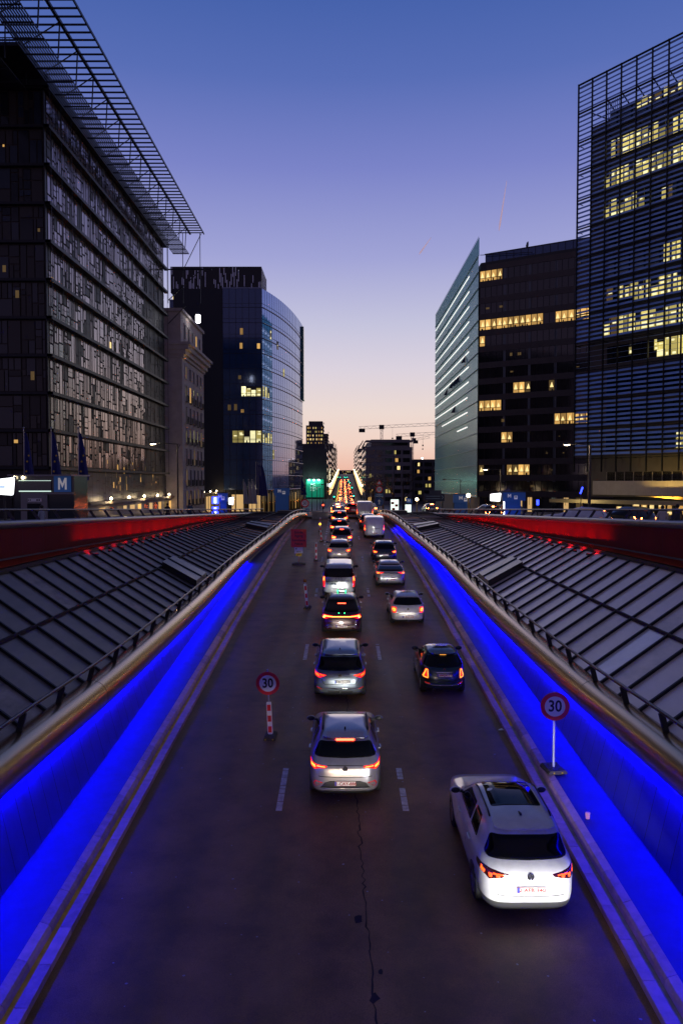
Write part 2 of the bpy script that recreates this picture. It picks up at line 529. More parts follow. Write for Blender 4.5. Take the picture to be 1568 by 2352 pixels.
for s in (-1, 1):
    rs = random.Random(20 + s)
    side = blocks[s]
    # kerb stones with their gutter
    mb = MB()
    Y = -10.0
    while Y < 85.6:
        L = 1.0 + rs.uniform(-.04, .04)
        e = min(Y + L, 86)
        xa, xb, za, zb = kerb_x(Y + .008), kerb_x(e - .008), road_z(Y), road_z(e)
        ya, yb = Y + .008, e - .008
        mb.use(rs.choice([0, 0, 1, 2, 1]))
        h = .13
        def rowp(x, y, z):
            return [(s * x, y, z - .1), (s * x, y, z + h), (s * (x + .21), y, z + h), (s * (x + .22), y, z - .02)]
        A, B = rowp(xa, ya, za), rowp(xb, yb, zb)
        for k in range(3): mb.quad(A[k], A[k + 1], B[k + 1], B[k])
        mb.quad(*A); mb.quad(*B)
        mb.use(rs.choice([0, 1, 1, 2]))
        def rowq(x, y, z):
            return [(s * (x + .35), y, z - .02), (s * (x + .37), y, z + .13), (s * (x + .41), y, z + .18), (s * (x + .57), y, z + .23), (s * (x + .58), y, z + .1)]
        A, B = rowq(xa, ya, za), rowq(xb, yb, zb)
        for k in range(4): mb.quad(A[k], A[k + 1], B[k + 1], B[k])
        mb.add(A, [(0, 1, 2, 3, 4)]); mb.add(B, [(0, 1, 2, 3, 4)])
        Y = e
    Y = -10
    while Y < 86:
        e = min(86, Y + rs.choice([5, 6, 4, 7]))
        mb.use(3 if rs.random() < .6 else 4)
        for a, b in zip(steps(Y, e, 2), steps(Y, e, 2)[1:]):
            mb.quad((s * (kerb_x(a) + .20), a, road_z(a) + .03), (s * (kerb_x(a) + .37), a, road_z(a) + .03), (s * (kerb_x(b) + .37), b, road_z(b) + .03), (s * (kerb_x(b) + .20), b, road_z(b) + .03))
        Y = e
    tag(mb.build('kerb', kerb_ms + [slot_y, slot_g]), kind='structure')
    # the ledge behind it
    yend = 86
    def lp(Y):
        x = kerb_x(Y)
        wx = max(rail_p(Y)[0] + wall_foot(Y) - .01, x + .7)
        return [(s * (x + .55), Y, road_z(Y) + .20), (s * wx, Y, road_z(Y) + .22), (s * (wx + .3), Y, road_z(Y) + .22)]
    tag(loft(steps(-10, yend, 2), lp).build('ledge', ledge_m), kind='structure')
    # wall of the cutting, clad in upright panels below the tube
    wl = thing('tunnel_wall', ['', 'panelled cutting wall lit blue on the right of the road', 'panelled cutting wall lit blue on the left of the road'][s], 'wall', (s * 6.5, 20, road_z(20)))
    mb = loft(steps(-10, 84, 2), lambda Y: [(s * (rail_p(Y)[0] + wall_foot(Y) + .04), Y, road_z(Y) + .1), (s * (rail_p(Y)[0] + .25), Y, max(rail_p(Y)[1] - tube_drop(Y) - 1.0 * tube_r(Y), road_z(Y) + .2))])
    mb.build('backing_wall', concrete if False else mat('backing', (.05, .05, .055), .8), wl)
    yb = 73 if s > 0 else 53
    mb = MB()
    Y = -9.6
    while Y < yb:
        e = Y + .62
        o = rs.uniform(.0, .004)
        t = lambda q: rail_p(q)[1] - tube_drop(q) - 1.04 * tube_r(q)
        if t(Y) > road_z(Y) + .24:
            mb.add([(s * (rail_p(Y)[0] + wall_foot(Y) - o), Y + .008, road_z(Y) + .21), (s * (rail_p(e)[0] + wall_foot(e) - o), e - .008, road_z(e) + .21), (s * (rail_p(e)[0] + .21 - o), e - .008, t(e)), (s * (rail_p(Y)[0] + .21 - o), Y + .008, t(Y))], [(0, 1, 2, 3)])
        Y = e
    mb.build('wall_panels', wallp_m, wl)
    if s < 0:
        mb = loft(steps(53.1, 82, 2), lambda Y: [(s * (rail_p(Y)[0] + wall_foot(Y) - .005), Y, road_z(Y) + .2), (s * (rail_p(Y)[0] + .205), Y, max(rail_p(Y)[1] - tube_drop(Y) - 1.04 * tube_r(Y), road_z(Y) + .21))])
        mb.build('bare_wall', concrete, wl)
    # tube guard with its handrail
    tb = thing('tube_parapet', ['', 'bronze tube with low dark handrail edging the right side of the cutting', 'bronze tube with low dark handrail edging the left side of the cutting'][s], 'guard rail', (s * 6.8, 20, -5.8))
    ys = steps(-10, 86, 1.2)
    cen = lambda Y: (s * (rail_p(Y)[0] + .06), Y, rail_p(Y)[1] - tube_drop(Y) - tube_r(Y))
    mb = MB()
    mb.tube([cen(Y) for Y in ys], [tube_r(Y) for Y in ys], 28)
    mb.build('tube', bronze, tb, smooth=True)
    mb = MB()
    for Y in range(-4, 86, 12):
        MB().tube([cen(Y - .012), cen(Y + .012)], tube_r(Y) + .002, 28).build('tube_joint', dark_m, tb)
    mb = MB()
    pts = [(s * rail_p(Y)[0], Y, rail_p(Y)[1]) for Y in ys]
    x, y, z = pts[-1]
    mb.tube(pts + [(x, y + .12, z - .1), (x, y + .14, road_z(86) + .1)], .045, 10)
    mb.build('handrail', rail_m, tb, smooth=True)
    Y = -8.6
    while Y < 85.5:
        x, z = rail_p(Y)
        mb = MB()
        mb.bar((s * (x - .0), Y, z - .02), (s * (x + .12), Y + .02, z - tube_drop(Y) - .04), .05, .13)
        mb.bar((s * (x + .12), Y - .1, z - tube_drop(Y) - .025), (s * (x + .12), Y + .12, z - tube_drop(Y) - .025), .16, .02)
        mb.build('post', post_m, tb)
        Y += 2.2
    mb = MB()
    yb2 = 75 if s > 0 else 53
    for a, b in zip(steps(-9, yb2, 1.5), steps(-9, yb2, 1.5)[1:]):
        pa, pb = cen(a), cen(b)
        ra, rb = tube_r(a), tube_r(b)
        mb.quad((pa[0] - s * .045, a, pa[2] - ra - .066), (pa[0] + s * .07, a, pa[2] - ra - .005), (pb[0] + s * .07, b, pb[2] - rb - .005), (pb[0] - s * .045, b, pb[2] - rb - .066))
    mb.build('light_strip', led_blue, tb)
    mb = MB()
    for a, b in zip(steps(-9, yb2, 1.5), steps(-9, yb2, 1.5)[1:]):
        pa, pb = cen(a), cen(b)
        ra, rb = tube_r(a), tube_r(b)
        mb.quad((pa[0] - s * .06, a, pa[2] - ra - .066), (pa[0] + s * .072, a, pa[2] - ra + .008), (pb[0] + s * .072, b, pb[2] - rb + .008), (pb[0] - s * .06, b, pb[2] - rb - .066))
    mb.build('light_shield', post_m, tb)
    # sloping roof beside the tube
    rf = thing('ramp_roof', ['', 'pale sloping panel roof with dark ribs right of the cutting', 'dull grey sloping panel roof with dark ribs left of the cutting'][s], 'roof', (s * 9, 20, -4.3))
    def low(Y): return Vector((s * (rail_p(Y)[0] + .28), Y, rail_p(Y)[1] - tube_drop(Y) - .10))
    def high(Y): return Vector((s * interp(TOPX, Y), Y + 1.3 if Y < 70 else Y + 1.3 * (86 - Y) / 16, max(interp(TOPZ, Y), low(Y).z + .05)))
    P = lambda Y, t: low(Y).lerp(high(Y), t)
    mb = MB()
    ribs = MB()
    Y = -9.0
    i = 0
    while Y < 84:
        e = Y + 1.32
        for (t0, t1) in ((.0, .47), (.47, 1)):
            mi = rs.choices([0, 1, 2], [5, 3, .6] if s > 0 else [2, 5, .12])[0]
            mb.use(mi)
            tilt = Vector((0, 0, rs.uniform(-.006, .006)))
            mb.quad(P(Y + .01, t0), P(e - .01, t0), P(e - .01, t1) + tilt, P(Y + .01, t1) + tilt)
        up = Vector((0, 0, .045))
        ribs.bar(P(Y, -.02) + up, P(Y, 1.0) + up, .055, .08)
        Y = e
        i += 1
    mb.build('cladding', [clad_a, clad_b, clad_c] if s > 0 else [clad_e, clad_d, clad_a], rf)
    ribs.build('ribs', rib_m, rf)
    mb = MB()
    for t in (.47,):
        for a, b in zip(steps(-9, 84, 1.32), steps(-9, 84, 1.32)[1:]):
            up = Vector((0, 0, .05))
            mb.bar(P(a, t) + up, P(b, t) + up, .08, .1)
    mb.build('purlin', rib_m, rf)
    mb = MB()
    for a, b in zip(steps(-9, 84, 2), steps(-9, 84, 2)[1:]):
        up = Vector((0, 0, .05))
        mb.bar(P(a, 1.0) + up, P(b, 1.0) + up, .22, .16)
        mb.bar(P(a, -.03), P(b, -.03), .12, .1)
    mb.build('edge_trim', rib_m, rf)
    for yh in (36.6, 64.5, 80.5):
        mb = MB()
        L = 2.64
        a0, a1, b0, b1 = P(yh, .04), P(yh, .46), P(yh + L, .04), P(yh + L, .46)
        up = Vector((0, 0, .34))
        lo = Vector((0, 0, .02))
        mb.add([a0 + lo, a1 + lo, b1 + lo, b0 + lo, a0 + up, a1 + up, b1 + up, b0 + up], [(4, 5, 6, 7), (0, 1, 5, 4), (1, 2, 6, 5), (2, 3, 7, 6), (3, 0, 4, 7)])
        m = (a0 + b0) / 2 + up + Vector((0, 0, .02))
        m2_ = (a1 + b1) / 2 + up + Vector((0, 0, .02))
        mb.use(1)
        mb.bar(m, m2_, .08, .05)
        mb.build('roof_hatch', [mat('hatch', (.085, .08, .08), .3, metal=.7), rib_m], rf)
    # red wall, coping and the plaza railing
    wr = thing('red_parapet', ['', 'red lit parapet wall with dark round coping and railing right of the roof', 'red lit parapet wall with dark round coping and railing left of the roof'][s], 'wall', (s * 11.4, 25, -3))
    pr = lambda Y: interp(PR, Y)
    wx = lambda Y: interp(TOPX, Y) + .26
    mb = MB()
    Y = -9.0
    while Y < 84.5:
        e = min(Y + 1.9, 85.8)
        zt = lambda q: max(pr(q) - .62, interp(TOPZ, q) + .03)
        mb.quad((s * wx(Y), Y + .006, interp(TOPZ, Y) - .5), (s * wx(e), e - .006, interp(TOPZ, e) - .5), (s * wx(e), e - .006, zt(e)), (s * wx(Y), Y + .006, zt(Y)))
        Y = e
    mb.build('wall_face', red_wall, wr)
    mb = loft(steps(-9, 85.8, 3), lambda Y: [(s * (wx(Y) + .03), Y, interp(TOPZ, Y) - .6), (s * (wx(Y) + .03), Y, pr(Y) - .55), (s * (wx(Y) + .3), Y, pr(Y) - .55), (s * (wx(Y) + .3), Y, plaza_z(Y) - .3)])
    mb.build('wall_core', mat('wall_core', (.06, .055, .055), .8), wr)
    ys2 = steps(-9, 86, 2)
    mb = MB()
    mb.tube([(s * (wx(Y) + .06), Y, pr(Y) - .52) for Y in ys2], .16, 14)
    for Y in range(-7, 86, 3):
        mb.tube([(s * (wx(Y) + .06), Y - .01, pr(Y) - .52), (s * (wx(Y) + .06), Y + .01, pr(Y) - .52)], .164, 14)
    mb.build('coping', coping_m, wr, smooth=True)
    mb = MB()
    mb.tube([(s * (wx(Y) + .24), Y, pr(Y)) for Y in ys2], .045, 10)
    mb.build('handrail', rail_m, wr, smooth=True)
    Y = -8.0
    while Y < 85:
        mb = MB()
        mb.bar((s * (wx(Y) + .24), Y, pr(Y) - .02), (s * (wx(Y) + .03), Y + .12, pr(Y) - .4), .05, .11)
        mb.build('post', post_m, wr)
        Y += 2.15
    Y = 33.0
    while Y < 80:                                   # small red floodlights behind the trim wash the wall
        fl = bpy.data.objects.new('floodlight', None)
        COL.objects.link(fl); fl.parent = wr; fl.empty_display_size = .1
        fl.location = Vector((s * (wx(Y) - .72), Y, interp(TOPZ, Y) - .06)) - wr.location
        MB().box(-.05, .05, -.16, .16, -.06, .03).build('housing', post_m, fl, world=False)
        MB().box(-.035, .035, -.14, .14, .031, .036).build('lens', led_red, fl, world=False)
        lamp(fl, 'SPOT', (0, 0, .06), rs.choice([70, 85, 100, 120]) * (1.3 if s > 0 else 1) * (1.0 if Y < 62 else .5), (1, .004, .012), .05, (0, -s * R(130), 0), 128, 1.0, 'red_beam')
        Y += 1.9
# concrete block closing the coned-off lane, at the top of the ramp
mb = MB()
p = atY(716, 1193, 85.6); q = atY(754, 1193, 85.6)
mb.prism([(-.3, 0), (.3, 0), (.28, .1), (.12, .35), (.09, .82), (-.09, .82), (-.12, .35), (-.28, .1)], (p.x, 85.6, road_z(85.6)), (0, 1, 0), (0, 0, 1), q.x - p.x)
tag(mb.build('concrete_barrier', concrete), 'long concrete barrier block closing the coned off lane', 'barrier')
# ================================================================ buildings
class Fac:                                          # a facade plane: s along, z up, d outwards
    def __init__(f, o, u, n):
        f.o = Vector((o[0], o[1], 0)); f.u = Vector((u[0], u[1], 0)).normalized(); f.n = Vector((n[0], n[1], 0)).normalized()
    def p(f, s, z, d=0):
        q = f.o + f.u * s + f.n * d
        return Vector((q.x, q.y, z))
    def quad(f, mb, s0, s1, z0, z1, d, tx=0, tz=0):
        mb.quad(f.p(s0, z0, d - tx - tz), f.p(s1, z0, d + tx - tz), f.p(s1, z1, d + tx + tz), f.p(s0, z1, d - tx + tz))
    def box(f, mb, s0, s1, z0, z1, d0, d1):
        vs = [f.p(s, z, d) for z in (z0, z1) for s, d in ((s0, d0), (s1, d0), (s1, d1), (s0, d1))]
        mb.add(vs, [(0, 3, 2, 1), (4, 5, 6, 7), (0, 1, 5, 4), (1, 2, 6, 5), (2, 3, 7, 6), (3, 0, 4, 7)])
def split_rects(r, x0, x1, z0, z1, out):
    w, h = x1 - x0, z1 - z0
    if w > 1.7 or (w > .95 and r.random() < .5):
        t = x0 + w * r.uniform(.3, .7)
        split_rects(r, x0, t, z0, z1, out); split_rects(r, t, x1, z0, z1, out)
    elif h > 2.6 and r.random() < .75 or (h > 1.3 and r.random() < .3):
        t = z0 + h * r.uniform(.28, .72)
        split_rects(r, x0, x1, z0, t, out); split_rects(r, x0, x1, t, z1, out)
    else: out.append((x0, x1, z0, z1))

steel = mat('dark_steel', (.018, .02, .026), .45, metal=.6)
oak = mat('oak_frame', (.022, .012, .008), .6, noise=.3, nscale=2)
pane_a = mat('pane', (.29, .24, .24), .12, metal=.8)
pane_b = mat('pane_soft', (.17, .13, .13), .2, metal=.8)
front_a = mat('front_pane', (.008, .01, .015), .12, ior=1.45)
front_b = mat('front_pane_blue', (.012, .02, .035), .2, ior=1.5)
pane_c = mat('pane_dull', (.012, .011, .012), .45, ior=1.5)
black_glass = mat('black_glass', (.006, .008, .011), .08, ior=1.7)
warm_win = mat('lit_room', (.3, .2, .08), .6, emit=(1, .56, .15), es=.62, sample=False)
warm_hot = mat('lit_room_bright', (.3, .2, .08), .6, emit=(1, .74, .30), es=1.25, sample=False)
green_win = mat('lit_office', (.3, .3, .1), .6, emit=(.86, .70, .20), es=.62, sample=False)
green_hot = mat('lit_office_bright', (.3, .3, .1), .6, emit=(1, .92, .50), es=1.1, sample=False)
dim_win = mat('dim_room', (.1, .08, .04), .5, emit=(.8, .5, .16), es=.10, sample=False)
white_line = mat('ceiling_light', (.5, .5, .5), .5, emit=(1, .93, .86), es=1.5, sample=False)
white_hot = mat('white_lamp', (.5, .5, .5), .5, emit=(1, .97, 1), es=7)
warm_lamp = mat('warm_lamp', (.5, .5, .5), .5, emit=(1, .80, .48), es=14)
shop_win = mat('shop_light', (.3, .2, .1), .5, emit=(1, .62, .24), es=.6, sample=False)

VAR = {}
def vary(m, r):
    # rooms are not equally bright
    b = m.node_tree.nodes['Principled BSDF']
    if not m.name.startswith('lit_') : return m
    k = r.choice([.45, .7, .85, 1.0, 1.15, 1.5])
    key = (m.name, k)
    if key not in VAR:
        c = m.copy(); c.name = m.name + '_%d' % int(k * 100)
        c.node_tree.nodes['Principled BSDF'].inputs['Emission Strength'].default_value *= k
        VAR[key] = c
    return VAR[key]
blind_m = mat('blind', (.05, .045, .035), .8)
def lit_window(fc, s0, s1, z0, z1, d, parent, base, hot=None, r=rnd, frame=None, style='cone', name='window'):
    mb = MB()
    fc.quad(mb, s0, s1, z0, z1, d)
    w, h = s1 - s0, z1 - z0
    if hot and style == 'cone':                     # an uplight's fan on the room's wall, painted as a brighter glowing triangle
        mb.use(1)
        c = s0 + w * r.uniform(.35, .65)
        top = z0 + h * r.uniform(.7, .92)
        mb.add([fc.p(c, top, d + .012), fc.p(c - w * .36, z0 + h * .26, d + .012), fc.p(c + w * .36, z0 + h * .26, d + .012)], [(0, 1, 2)])
    elif hot and style == 'strip':
        mb.use(1)
        for k in range(r.randint(1, 2)):
            zz = z0 + h * r.uniform(.45, .9)
            a = s0 + w * r.uniform(.0, .3)
            fc.quad(mb, a, min(s1, a + w * r.uniform(.4, .7)), zz, zz + h * .1, d + .012)
        if r.random() < .5: fc.quad(mb, s0 + w * r.uniform(0, .3), s1 - w * r.uniform(0, .3), z0 + .1, z0 + h * r.uniform(.15, .4), d + .013)
    if style == 'strip' and r.random() < .35:        # a blind part way down
        mb.use(3)
        fc.quad(mb, s0, s1, z1 - h * r.uniform(.15, .55), z1, d + .016)
    if frame:
        mb.use(2)
        for (a, b, c, e) in ((s0 - .05, s0 + .03, z0, z1), (s1 - .03, s1 + .05, z0, z1), (s0, s1, z0 + h * .26, z0 + h * .31)):
            fc.box(mb, a, b, c, e, d, d + .06)
        if r.random() < .6:                         # something dark standing at the sill
            a = s0 + w * r.uniform(.1, .6)
            fc.box(mb, a, a + w * r.uniform(.15, .35), z0, z0 + h * r.uniform(.12, .24), d, d + .04)
    return mb.build(name, [vary(base, r), hot or base, frame or base, blind_m], parent)

# ---------------------------------------------------------------- patchwork glass building on the left
E_ = thing('glass_building', 'dark glass building with patchwork window frames and a lattice roof', 'building', (-45, 90, plaza_z(90)))
street_f = Fac((-30.5, 78), (0, 1), (1, 0))
front_f = Fac((-30.5, 78), (-1, 0), (0, -1))
ZF = [1.46 + 3.88 * k for k in range(11)]
mb = MB().box(-80, -30.62, 78.12, 129, -6, 40.4)
mb.build('core', oak, E_)
rE = random.Random(5)
for k in range(10):
    z0, z1 = ZF[k] + .2, ZF[k + 1] - .2
    rects = []
    s = .3
    while s < 50.5:
        split_rects(rE, s, min(s + 2.5, 50.8), z0, z1, rects)
        s += 2.55
    mb = MB()
    for a, b, c, e in rects:
        dull = a > 37 + rE.uniform(-.5, .5) and k < 8  # far end: a dark reflection put into the panes as dull glass
        mb.use(2 if dull or rE.random() < .16 else rE.choice([0, 0, 1]))
        street_f.quad(mb, a + .10, b - .10, c + .10, e - .10, .0, rE.uniform(-.004, .004), rE.uniform(-.006, .006))
        if rE.random() < .12:                       # a slender glazing bar
            mb.use(3)
            street_f.box(mb, (a + b) / 2 - .02, (a + b) / 2 + .02, c + .05, e - .05, .0, .03)
        if rE.random() < .3:
            mb.use(3)
            street_f.box(mb, a + .05, b - .05, (c + e) / 2 - .02, (c + e) / 2 + .02, .0, .028)
    mb.build('glazing', [pane_a, pane_b, pane_c, oak], E_)
    rects = []
    s = .3
    while s < 44:
        split_rects(rE, s, s + 2.5, z0, z1, rects)
        s += 2.55
    mb = MB()
    for a, b, c, e in rects:
        mb.use(rE.choice([0, 1, 2]))
        front_f.quad(mb, a + .055, b - .055, c + .055, e - .055, .0, rE.uniform(-.01, .01), rE.uniform(-.012, .012))
    mb.build('glazing', [front_a, front_b, pane_c], E_)
    if k < 9:
        for q in range(rE.choice([1, 2, 2, 3])):
            s0 = rE.uniform(.5, 15); zz = rE.uniform(z0 + .4, z1 - 1)
            m = MB(); front_f.quad(m, s0, s0 + rE.uniform(.1, .5), zz, zz + rE.uniform(.15, .9), .03)
            m.build('lit_pane', rE.choice([dim_win, dim_win, warm_win]), E_)
for (s0, s1, z0, z1, m) in [(20.5, 21.1, 17.6, 18.4, warm_hot), (20.6, 21.0, 16.9, 17.4, warm_hot), (1, 1.5, 21.1, 21.5, warm_win), (27, 27.5, -.5, .8, dim_win)]:
    q = MB(); street_f.quad(q, s0, s1, z0, z1, .03); q.build('lit_pane', m, E_)
for q in range(26):
    s0 = rE.uniform(18, 48) ; zz = rE.uniform(-1.5, 2.5)
    m = MB(); street_f.quad(m, s0, s0 + rE.uniform(.12, .45), zz, zz + rE.uniform(.2, .9), .03); m.build('lit_pane', rE.choice([dim_win, warm_win, dim_win]), E_)
# ground storey
mb = MB()
rects = []
s = .3
while s < 50: split_rects(rE, s, s + 2.5, -3.9, 1.2, rects); s += 2.55
for a, b, c, e in rects:
    street_f.quad(mb, a + .05, b - .05, c + .05, e - .05, .0, rE.uniform(-.004, .004), rE.uniform(-.006, .006))
for a in range(0, 44, 2):
    front_f.quad(mb, a + .06, a + 1.94, -3.9, 1.2, .0)
mb.build('glazing', [pane_c], E_)
mb = MB()
for z in ZF:                                        # projecting ledges of the outer skin
    street_f.box(mb, -.5, 51.3, z - .17, z + .17, .02, .62)
    front_f.box(mb, -.5, 45, z - .14, z + .14, .02, .5)
for s in range(0, 52, 3):
    street_f.box(mb, s - .02, s + .02, 1.4, 40, .5, .55)
for s in (0, 8.6, 17, 26):
    front_f.box(mb, s - .06, s + .06, 1.4, 40, .02, .45)
mb.build('floor_ledges', steel, E_)
roofm = mat('roof_steel', (.02, .026, .036), .4, metal=.5)
mb = MB()
mb.box(-80, -29.9, 77.3, 130, 40.3, 41.3)
mb.box(-80, -30.2, 71.5, 77.2, 40.9, 41.25)
mb.build('roof_slab', roofm, E_)
mb = MB()
Y = 34.0
while Y < 131.2:                                   # lattice canopy
    mb.bar((-24, Y, 43), (-62, Y, 43), .10, .16)
    Y += 1.22
for x, w in ((-24, .12), (-26.4, .28), (-31.5, .22), (-37, .22), (-43, .22)):
    mb.bar((x, 34, 43.05), (x, 131.2, 43.05), w, .25)
Y = 52.6
while Y < 131:
    mb.bar((-26.4, Y, 43), (-26.6, Y, 39.7), .11)
    mb.bar((-26.4, Y, 43), (-29.3, Y - 1.6, 39.9), .1)
    mb.bar((-31.5, Y, 43), (-31.6, Y, 39.7), .1)
    mb.bar((-31.5, Y, 43), (-29.3, Y - 1.6, 39.9), .09)
    mb.bar((-37, Y, 43), (-37, Y, 41), .1)
    Y += 4.7
mb.build('canopy_lattice', roofm, E_)
for x0, x1 in ((-29.3, -26.5), (-36.5, -31.8)):
    mb = MB()
    x = x0
    while x <= x1 + .01:
        mb.box(x - .04, x + .04, 44, 131.2 if x0 > -31 else 77, 39.55, 39.68)
        x += .24
    Y = 44
    while Y < (131 if x0 > -31 else 77):
        mb.box(x0, x1, Y - .05, Y + .05, 39.42, 39.54)
        Y += 2.4
    mb.build('louvre_strip', roofm, E_)
mb = MB()
for s in [i * .32 for i in range(26)]:
    mb.box(-38 + s - .015, -38 + s + .015, 73.2, 73.23, 41.3, 42.6)
mb.box(-38.2, -29.8, 73.18, 73.25, 42.58, 42.66)
mb.build('roof_railing', roofm, E_)
mb = MB()                                           # scaffold like tail at the far end of the roof
for x in (-30.2, -27.6, -24.6):
    mb.bar((x, 130.6, 31), (x, 130.6, 43), .1)
mb.bar((-30.2, 130.6, 36.8), (-22.6, 130.6, 36.8), .2)
mb.bar((-30.2, 130.6, 31.5), (-24.6, 130.6, 36.6), .12)
mb.bar((-30.2, 130.6, 27.5), (-27.2, 130.6, 30.5), .12)
mb.bar((-27.6, 130.6, 36.6), (-24.4, 130.6, 42.9), .1)
mb.build('end_bracing', roofm, E_)

# low shopfront wing with a canopy, along the left plaza
W_ = thing('canopy_wing', 'low shopfront wing under a long flat canopy with a row of spotlights', 'building', (-31, 130, plaza_z(130)))
mb = MB()
mb.box(-33.5, -29.7, 88, 190, -2.75, -2.45)
mb.build('canopy_slab', mat('canopy_slab', (.20, .16, .12), .6), W_)
mb = MB()
mb.box(-34, -30.4, 88, 190, -8.4, -2.76)
mb.build('wall', mat('shop_wall', (.30, .27, .24), .7, noise=.2, nscale=1), W_)
wf = Fac((-30.4, 88), (0, 1), (1, 0))
rW = random.Random(11)
s = 1.0
while s < 100:
    w = rW.uniform(1.2, 2.6)
    lit_window(wf, s, s + w, -7.4 if s > 60 else plaza_z(88 + s) + .5, -3.3, .03, W_, rW.choice([shop_win, dim_win, dim_win, warm_win, black_glass]), None, rW)
    s += w + rW.uniform(.7, 2.4)
i = 0
for k in range(11):
    Y = 95.7 + 8 * k
    L = thing('spotlight', 'round spotlight on the canopy edge of the low shopfront wing', 'lamp', (-29.75, Y, -2.44), 'spotlights along the shopfront canopy')
    m = MB(); m.tube([(0, 0, 0), (0, 0, .22)], .03, 6); m.build('stem', steel, L, world=False)
    m = MB(); m.ball((.1, -.08, .32), .19, 10); m.build('bulb', warm_lamp, L, world=False)
    m = MB(); m.lathe([(.2, -.02), (.21, .1), (.12, .2)], (.02, .04, .32), 'y', 10); m.build('lamp_shade', steel, L, world=False)
    if k % 2 == 0: lamp(L, 'POINT', (.5, -.2, .0), 130, (1, .72, .4), .2)

# ---------------------------------------------------------------- old stone building
S_ = thing('stone_building', 'old pale stone corner building with a heavy cornice and small balconies', 'building', (-34, 140, plaza_z(140)))
stone = mat('limestone', (.48, .43, .40), .8, noise=.18, nscale=.7, bump=.1)
mb = MB()
mb.box(-44, -28.2, 132, 152.5, -6, 21.9)
mb.box(-44, -28.4, 132.2, 152.3, 24.6, 30)
mb.build('wall', stone, S_)
mb = MB()
for (x, z0, z1) in ((-27.9, 21.9, 22.5), (-27.5, 22.5, 23.3), (-27.0, 23.3, 24.1), (-26.6, 24.1, 24.6)):
    mb.box(-44, x, 132 - (x + 28.2) * .35, 152.5 + (x + 28.2), z0, z1)
mb.box(-44, -28.0, 131.8, 152.6, 30, 30.5)
mb.build('cornice', stone, S_)
sf = Fac((-28.2, 132), (0, 1), (1, 0))
ironm = mat('iron', (.012, .012, .013), .5)
for r_ in range(8):
    z0 = [18.6, 14.6, 10.8, 7.0, 3.2, -.6, -4.2, 25.6][r_]
    h = [2.2, 2.8, 2.8, 2.8, 2.8, 2.8, 2.6, 2.6][r_]
    for c in range(5):
        s0 = 2.6 + c * 3.5
        fr = MB()
        d0 = .0 if r_ < 7 else -.2
        for (a, b, e, f) in ((s0 - .2, s0, z0 - .15, z0 + h + .2), (s0 + 1.3, s0 + 1.5, z0 - .15, z0 + h + .2), (s0, s0 + 1.3, z0 + h, z0 + h + .2), (s0, s0 + 1.3, z0 - .15, z0)):
            sf.box(fr, a, b, e, f, d0 - .1, d0 + .1)
        fr = fr.build('window', stone, S_)
        p = MB(); sf.quad(p, s0, s0 + 1.3, z0, z0 + h, d0 + .02)
        p.build('pane', rW.choices([black_glass, dim_win, warm_win], [8, 1, .35])[0], fr)
        if 0 < r_ < 7:
            m = MB()
            for q in range(9): sf.box(m, s0 - .1 + q * .18, s0 - .07 + q * .18, z0 - .1, z0 + .95, .42, .45)
            sf.box(m, s0 - .15, s0 + 1.45, z0 + .95, z0 + 1.02, .40, .47)
            sf.box(m, s0 - .15, s0 + 1.45, z0 - .22, z0 - .1, .1, .5)
            m.build('balcony', ironm, S_)
lamp(S_, 'SPOT', Vector((-26.3, 133.2, 19)) - S_.location, 120, (1, .62, .22), .2, (R(180), 0, 0), 80)

# ---------------------------------------------------------------- blue glass building with a curved front
B_ = thing('curved_glass_building', 'blue glass office block with a curved front and a black striped crown', 'building', (-25, 195, plaza_z(190)))
blue_gl = mat('blue_glass', (.22, .31, .64), .06, metal=.75)
blue_dk = mat('blue_glass_dark', (.02, .06, .16), .08, metal=.3, ior=1.8)
chrome = mat('chrome_band', (.42, .38, .4), .25, metal=1)
mull = mat('mullion', (.012, .016, .03), .4, metal=.4)
FL = [41.3 - 3.6 * k for k in range(13)]
def bez(t):
    P0, P1, P2 = Vector((-19, 178, 0)), Vector((-13.6, 192, 0)), Vector((-11.7, 219, 0))
    return P0 * (1 - t)**2 + P1 * 2 * t * (1 - t) + P2 * t * t
N = 22
arc = [bez(i / N) for i in range(N + 1)]
core = [(p.x - .25, p.y + .12) for p in arc] + [(-24, 219), (-40, 219), (-40, 178.2)]
mb = MB()
mb.prism(core, (0, 0, -7.6), (1, 0, 0), (0, 1, 0), 53.3)
mb.build('core', mat('core_dark', (.01, .012, .02), .6), B_)
zt = 45.7
for k in range(14):
    z1 = zt if k == 0 else FL[k - 1]
    z0 = FL[k] if k < 13 else -2.2
    if z1 - z0 < .5: continue
    mb = MB()
    for i in range(N):
        a, b = arc[i], arc[i + 1]
        mb.quad((a.x, a.y, z0), (b.x, b.y, z0), (b.x, b.y, z1), (a.x, a.y, z1))
    mb.build('curved_glazing', blue_gl, B_)
bf = Fac((-19, 178), (-1, 0), (0, -1))
for k in range(13):
    z1 = (zt if k == 0 else FL[k - 1]) ; z0 = FL[k]
    mb = MB()
    bf.quad(mb, .0, 9.3, z0, z1, 0)
    bf.quad(mb, 9.4, 22, z0, min(z1, 43), -.6)
    mb.build('front_glazing', blue_dk, B_)
mb = MB()
for i in range(N + 1):
    p = arc[i]
    mb.box(p.x - .02, p.x + .035, p.y - .025, p.y + .025, -2, zt)
for k, z in enumerate(FL):
    for dz in (.9, ):
        mb.tube([(p.x + .03, p.y - .02, z + dz) for p in arc], .035, 5)
for s in [0, 1.55, 3.1, 4.65, 6.2, 7.75, 9.3]: bf.box(mb, s - .035, s + .035, -2, zt, 0, .06)
for s in [10.6, 13.6, 16.6, 19.6]: bf.box(mb, s - .035, s + .035, -2, 43, -.6, -.54)
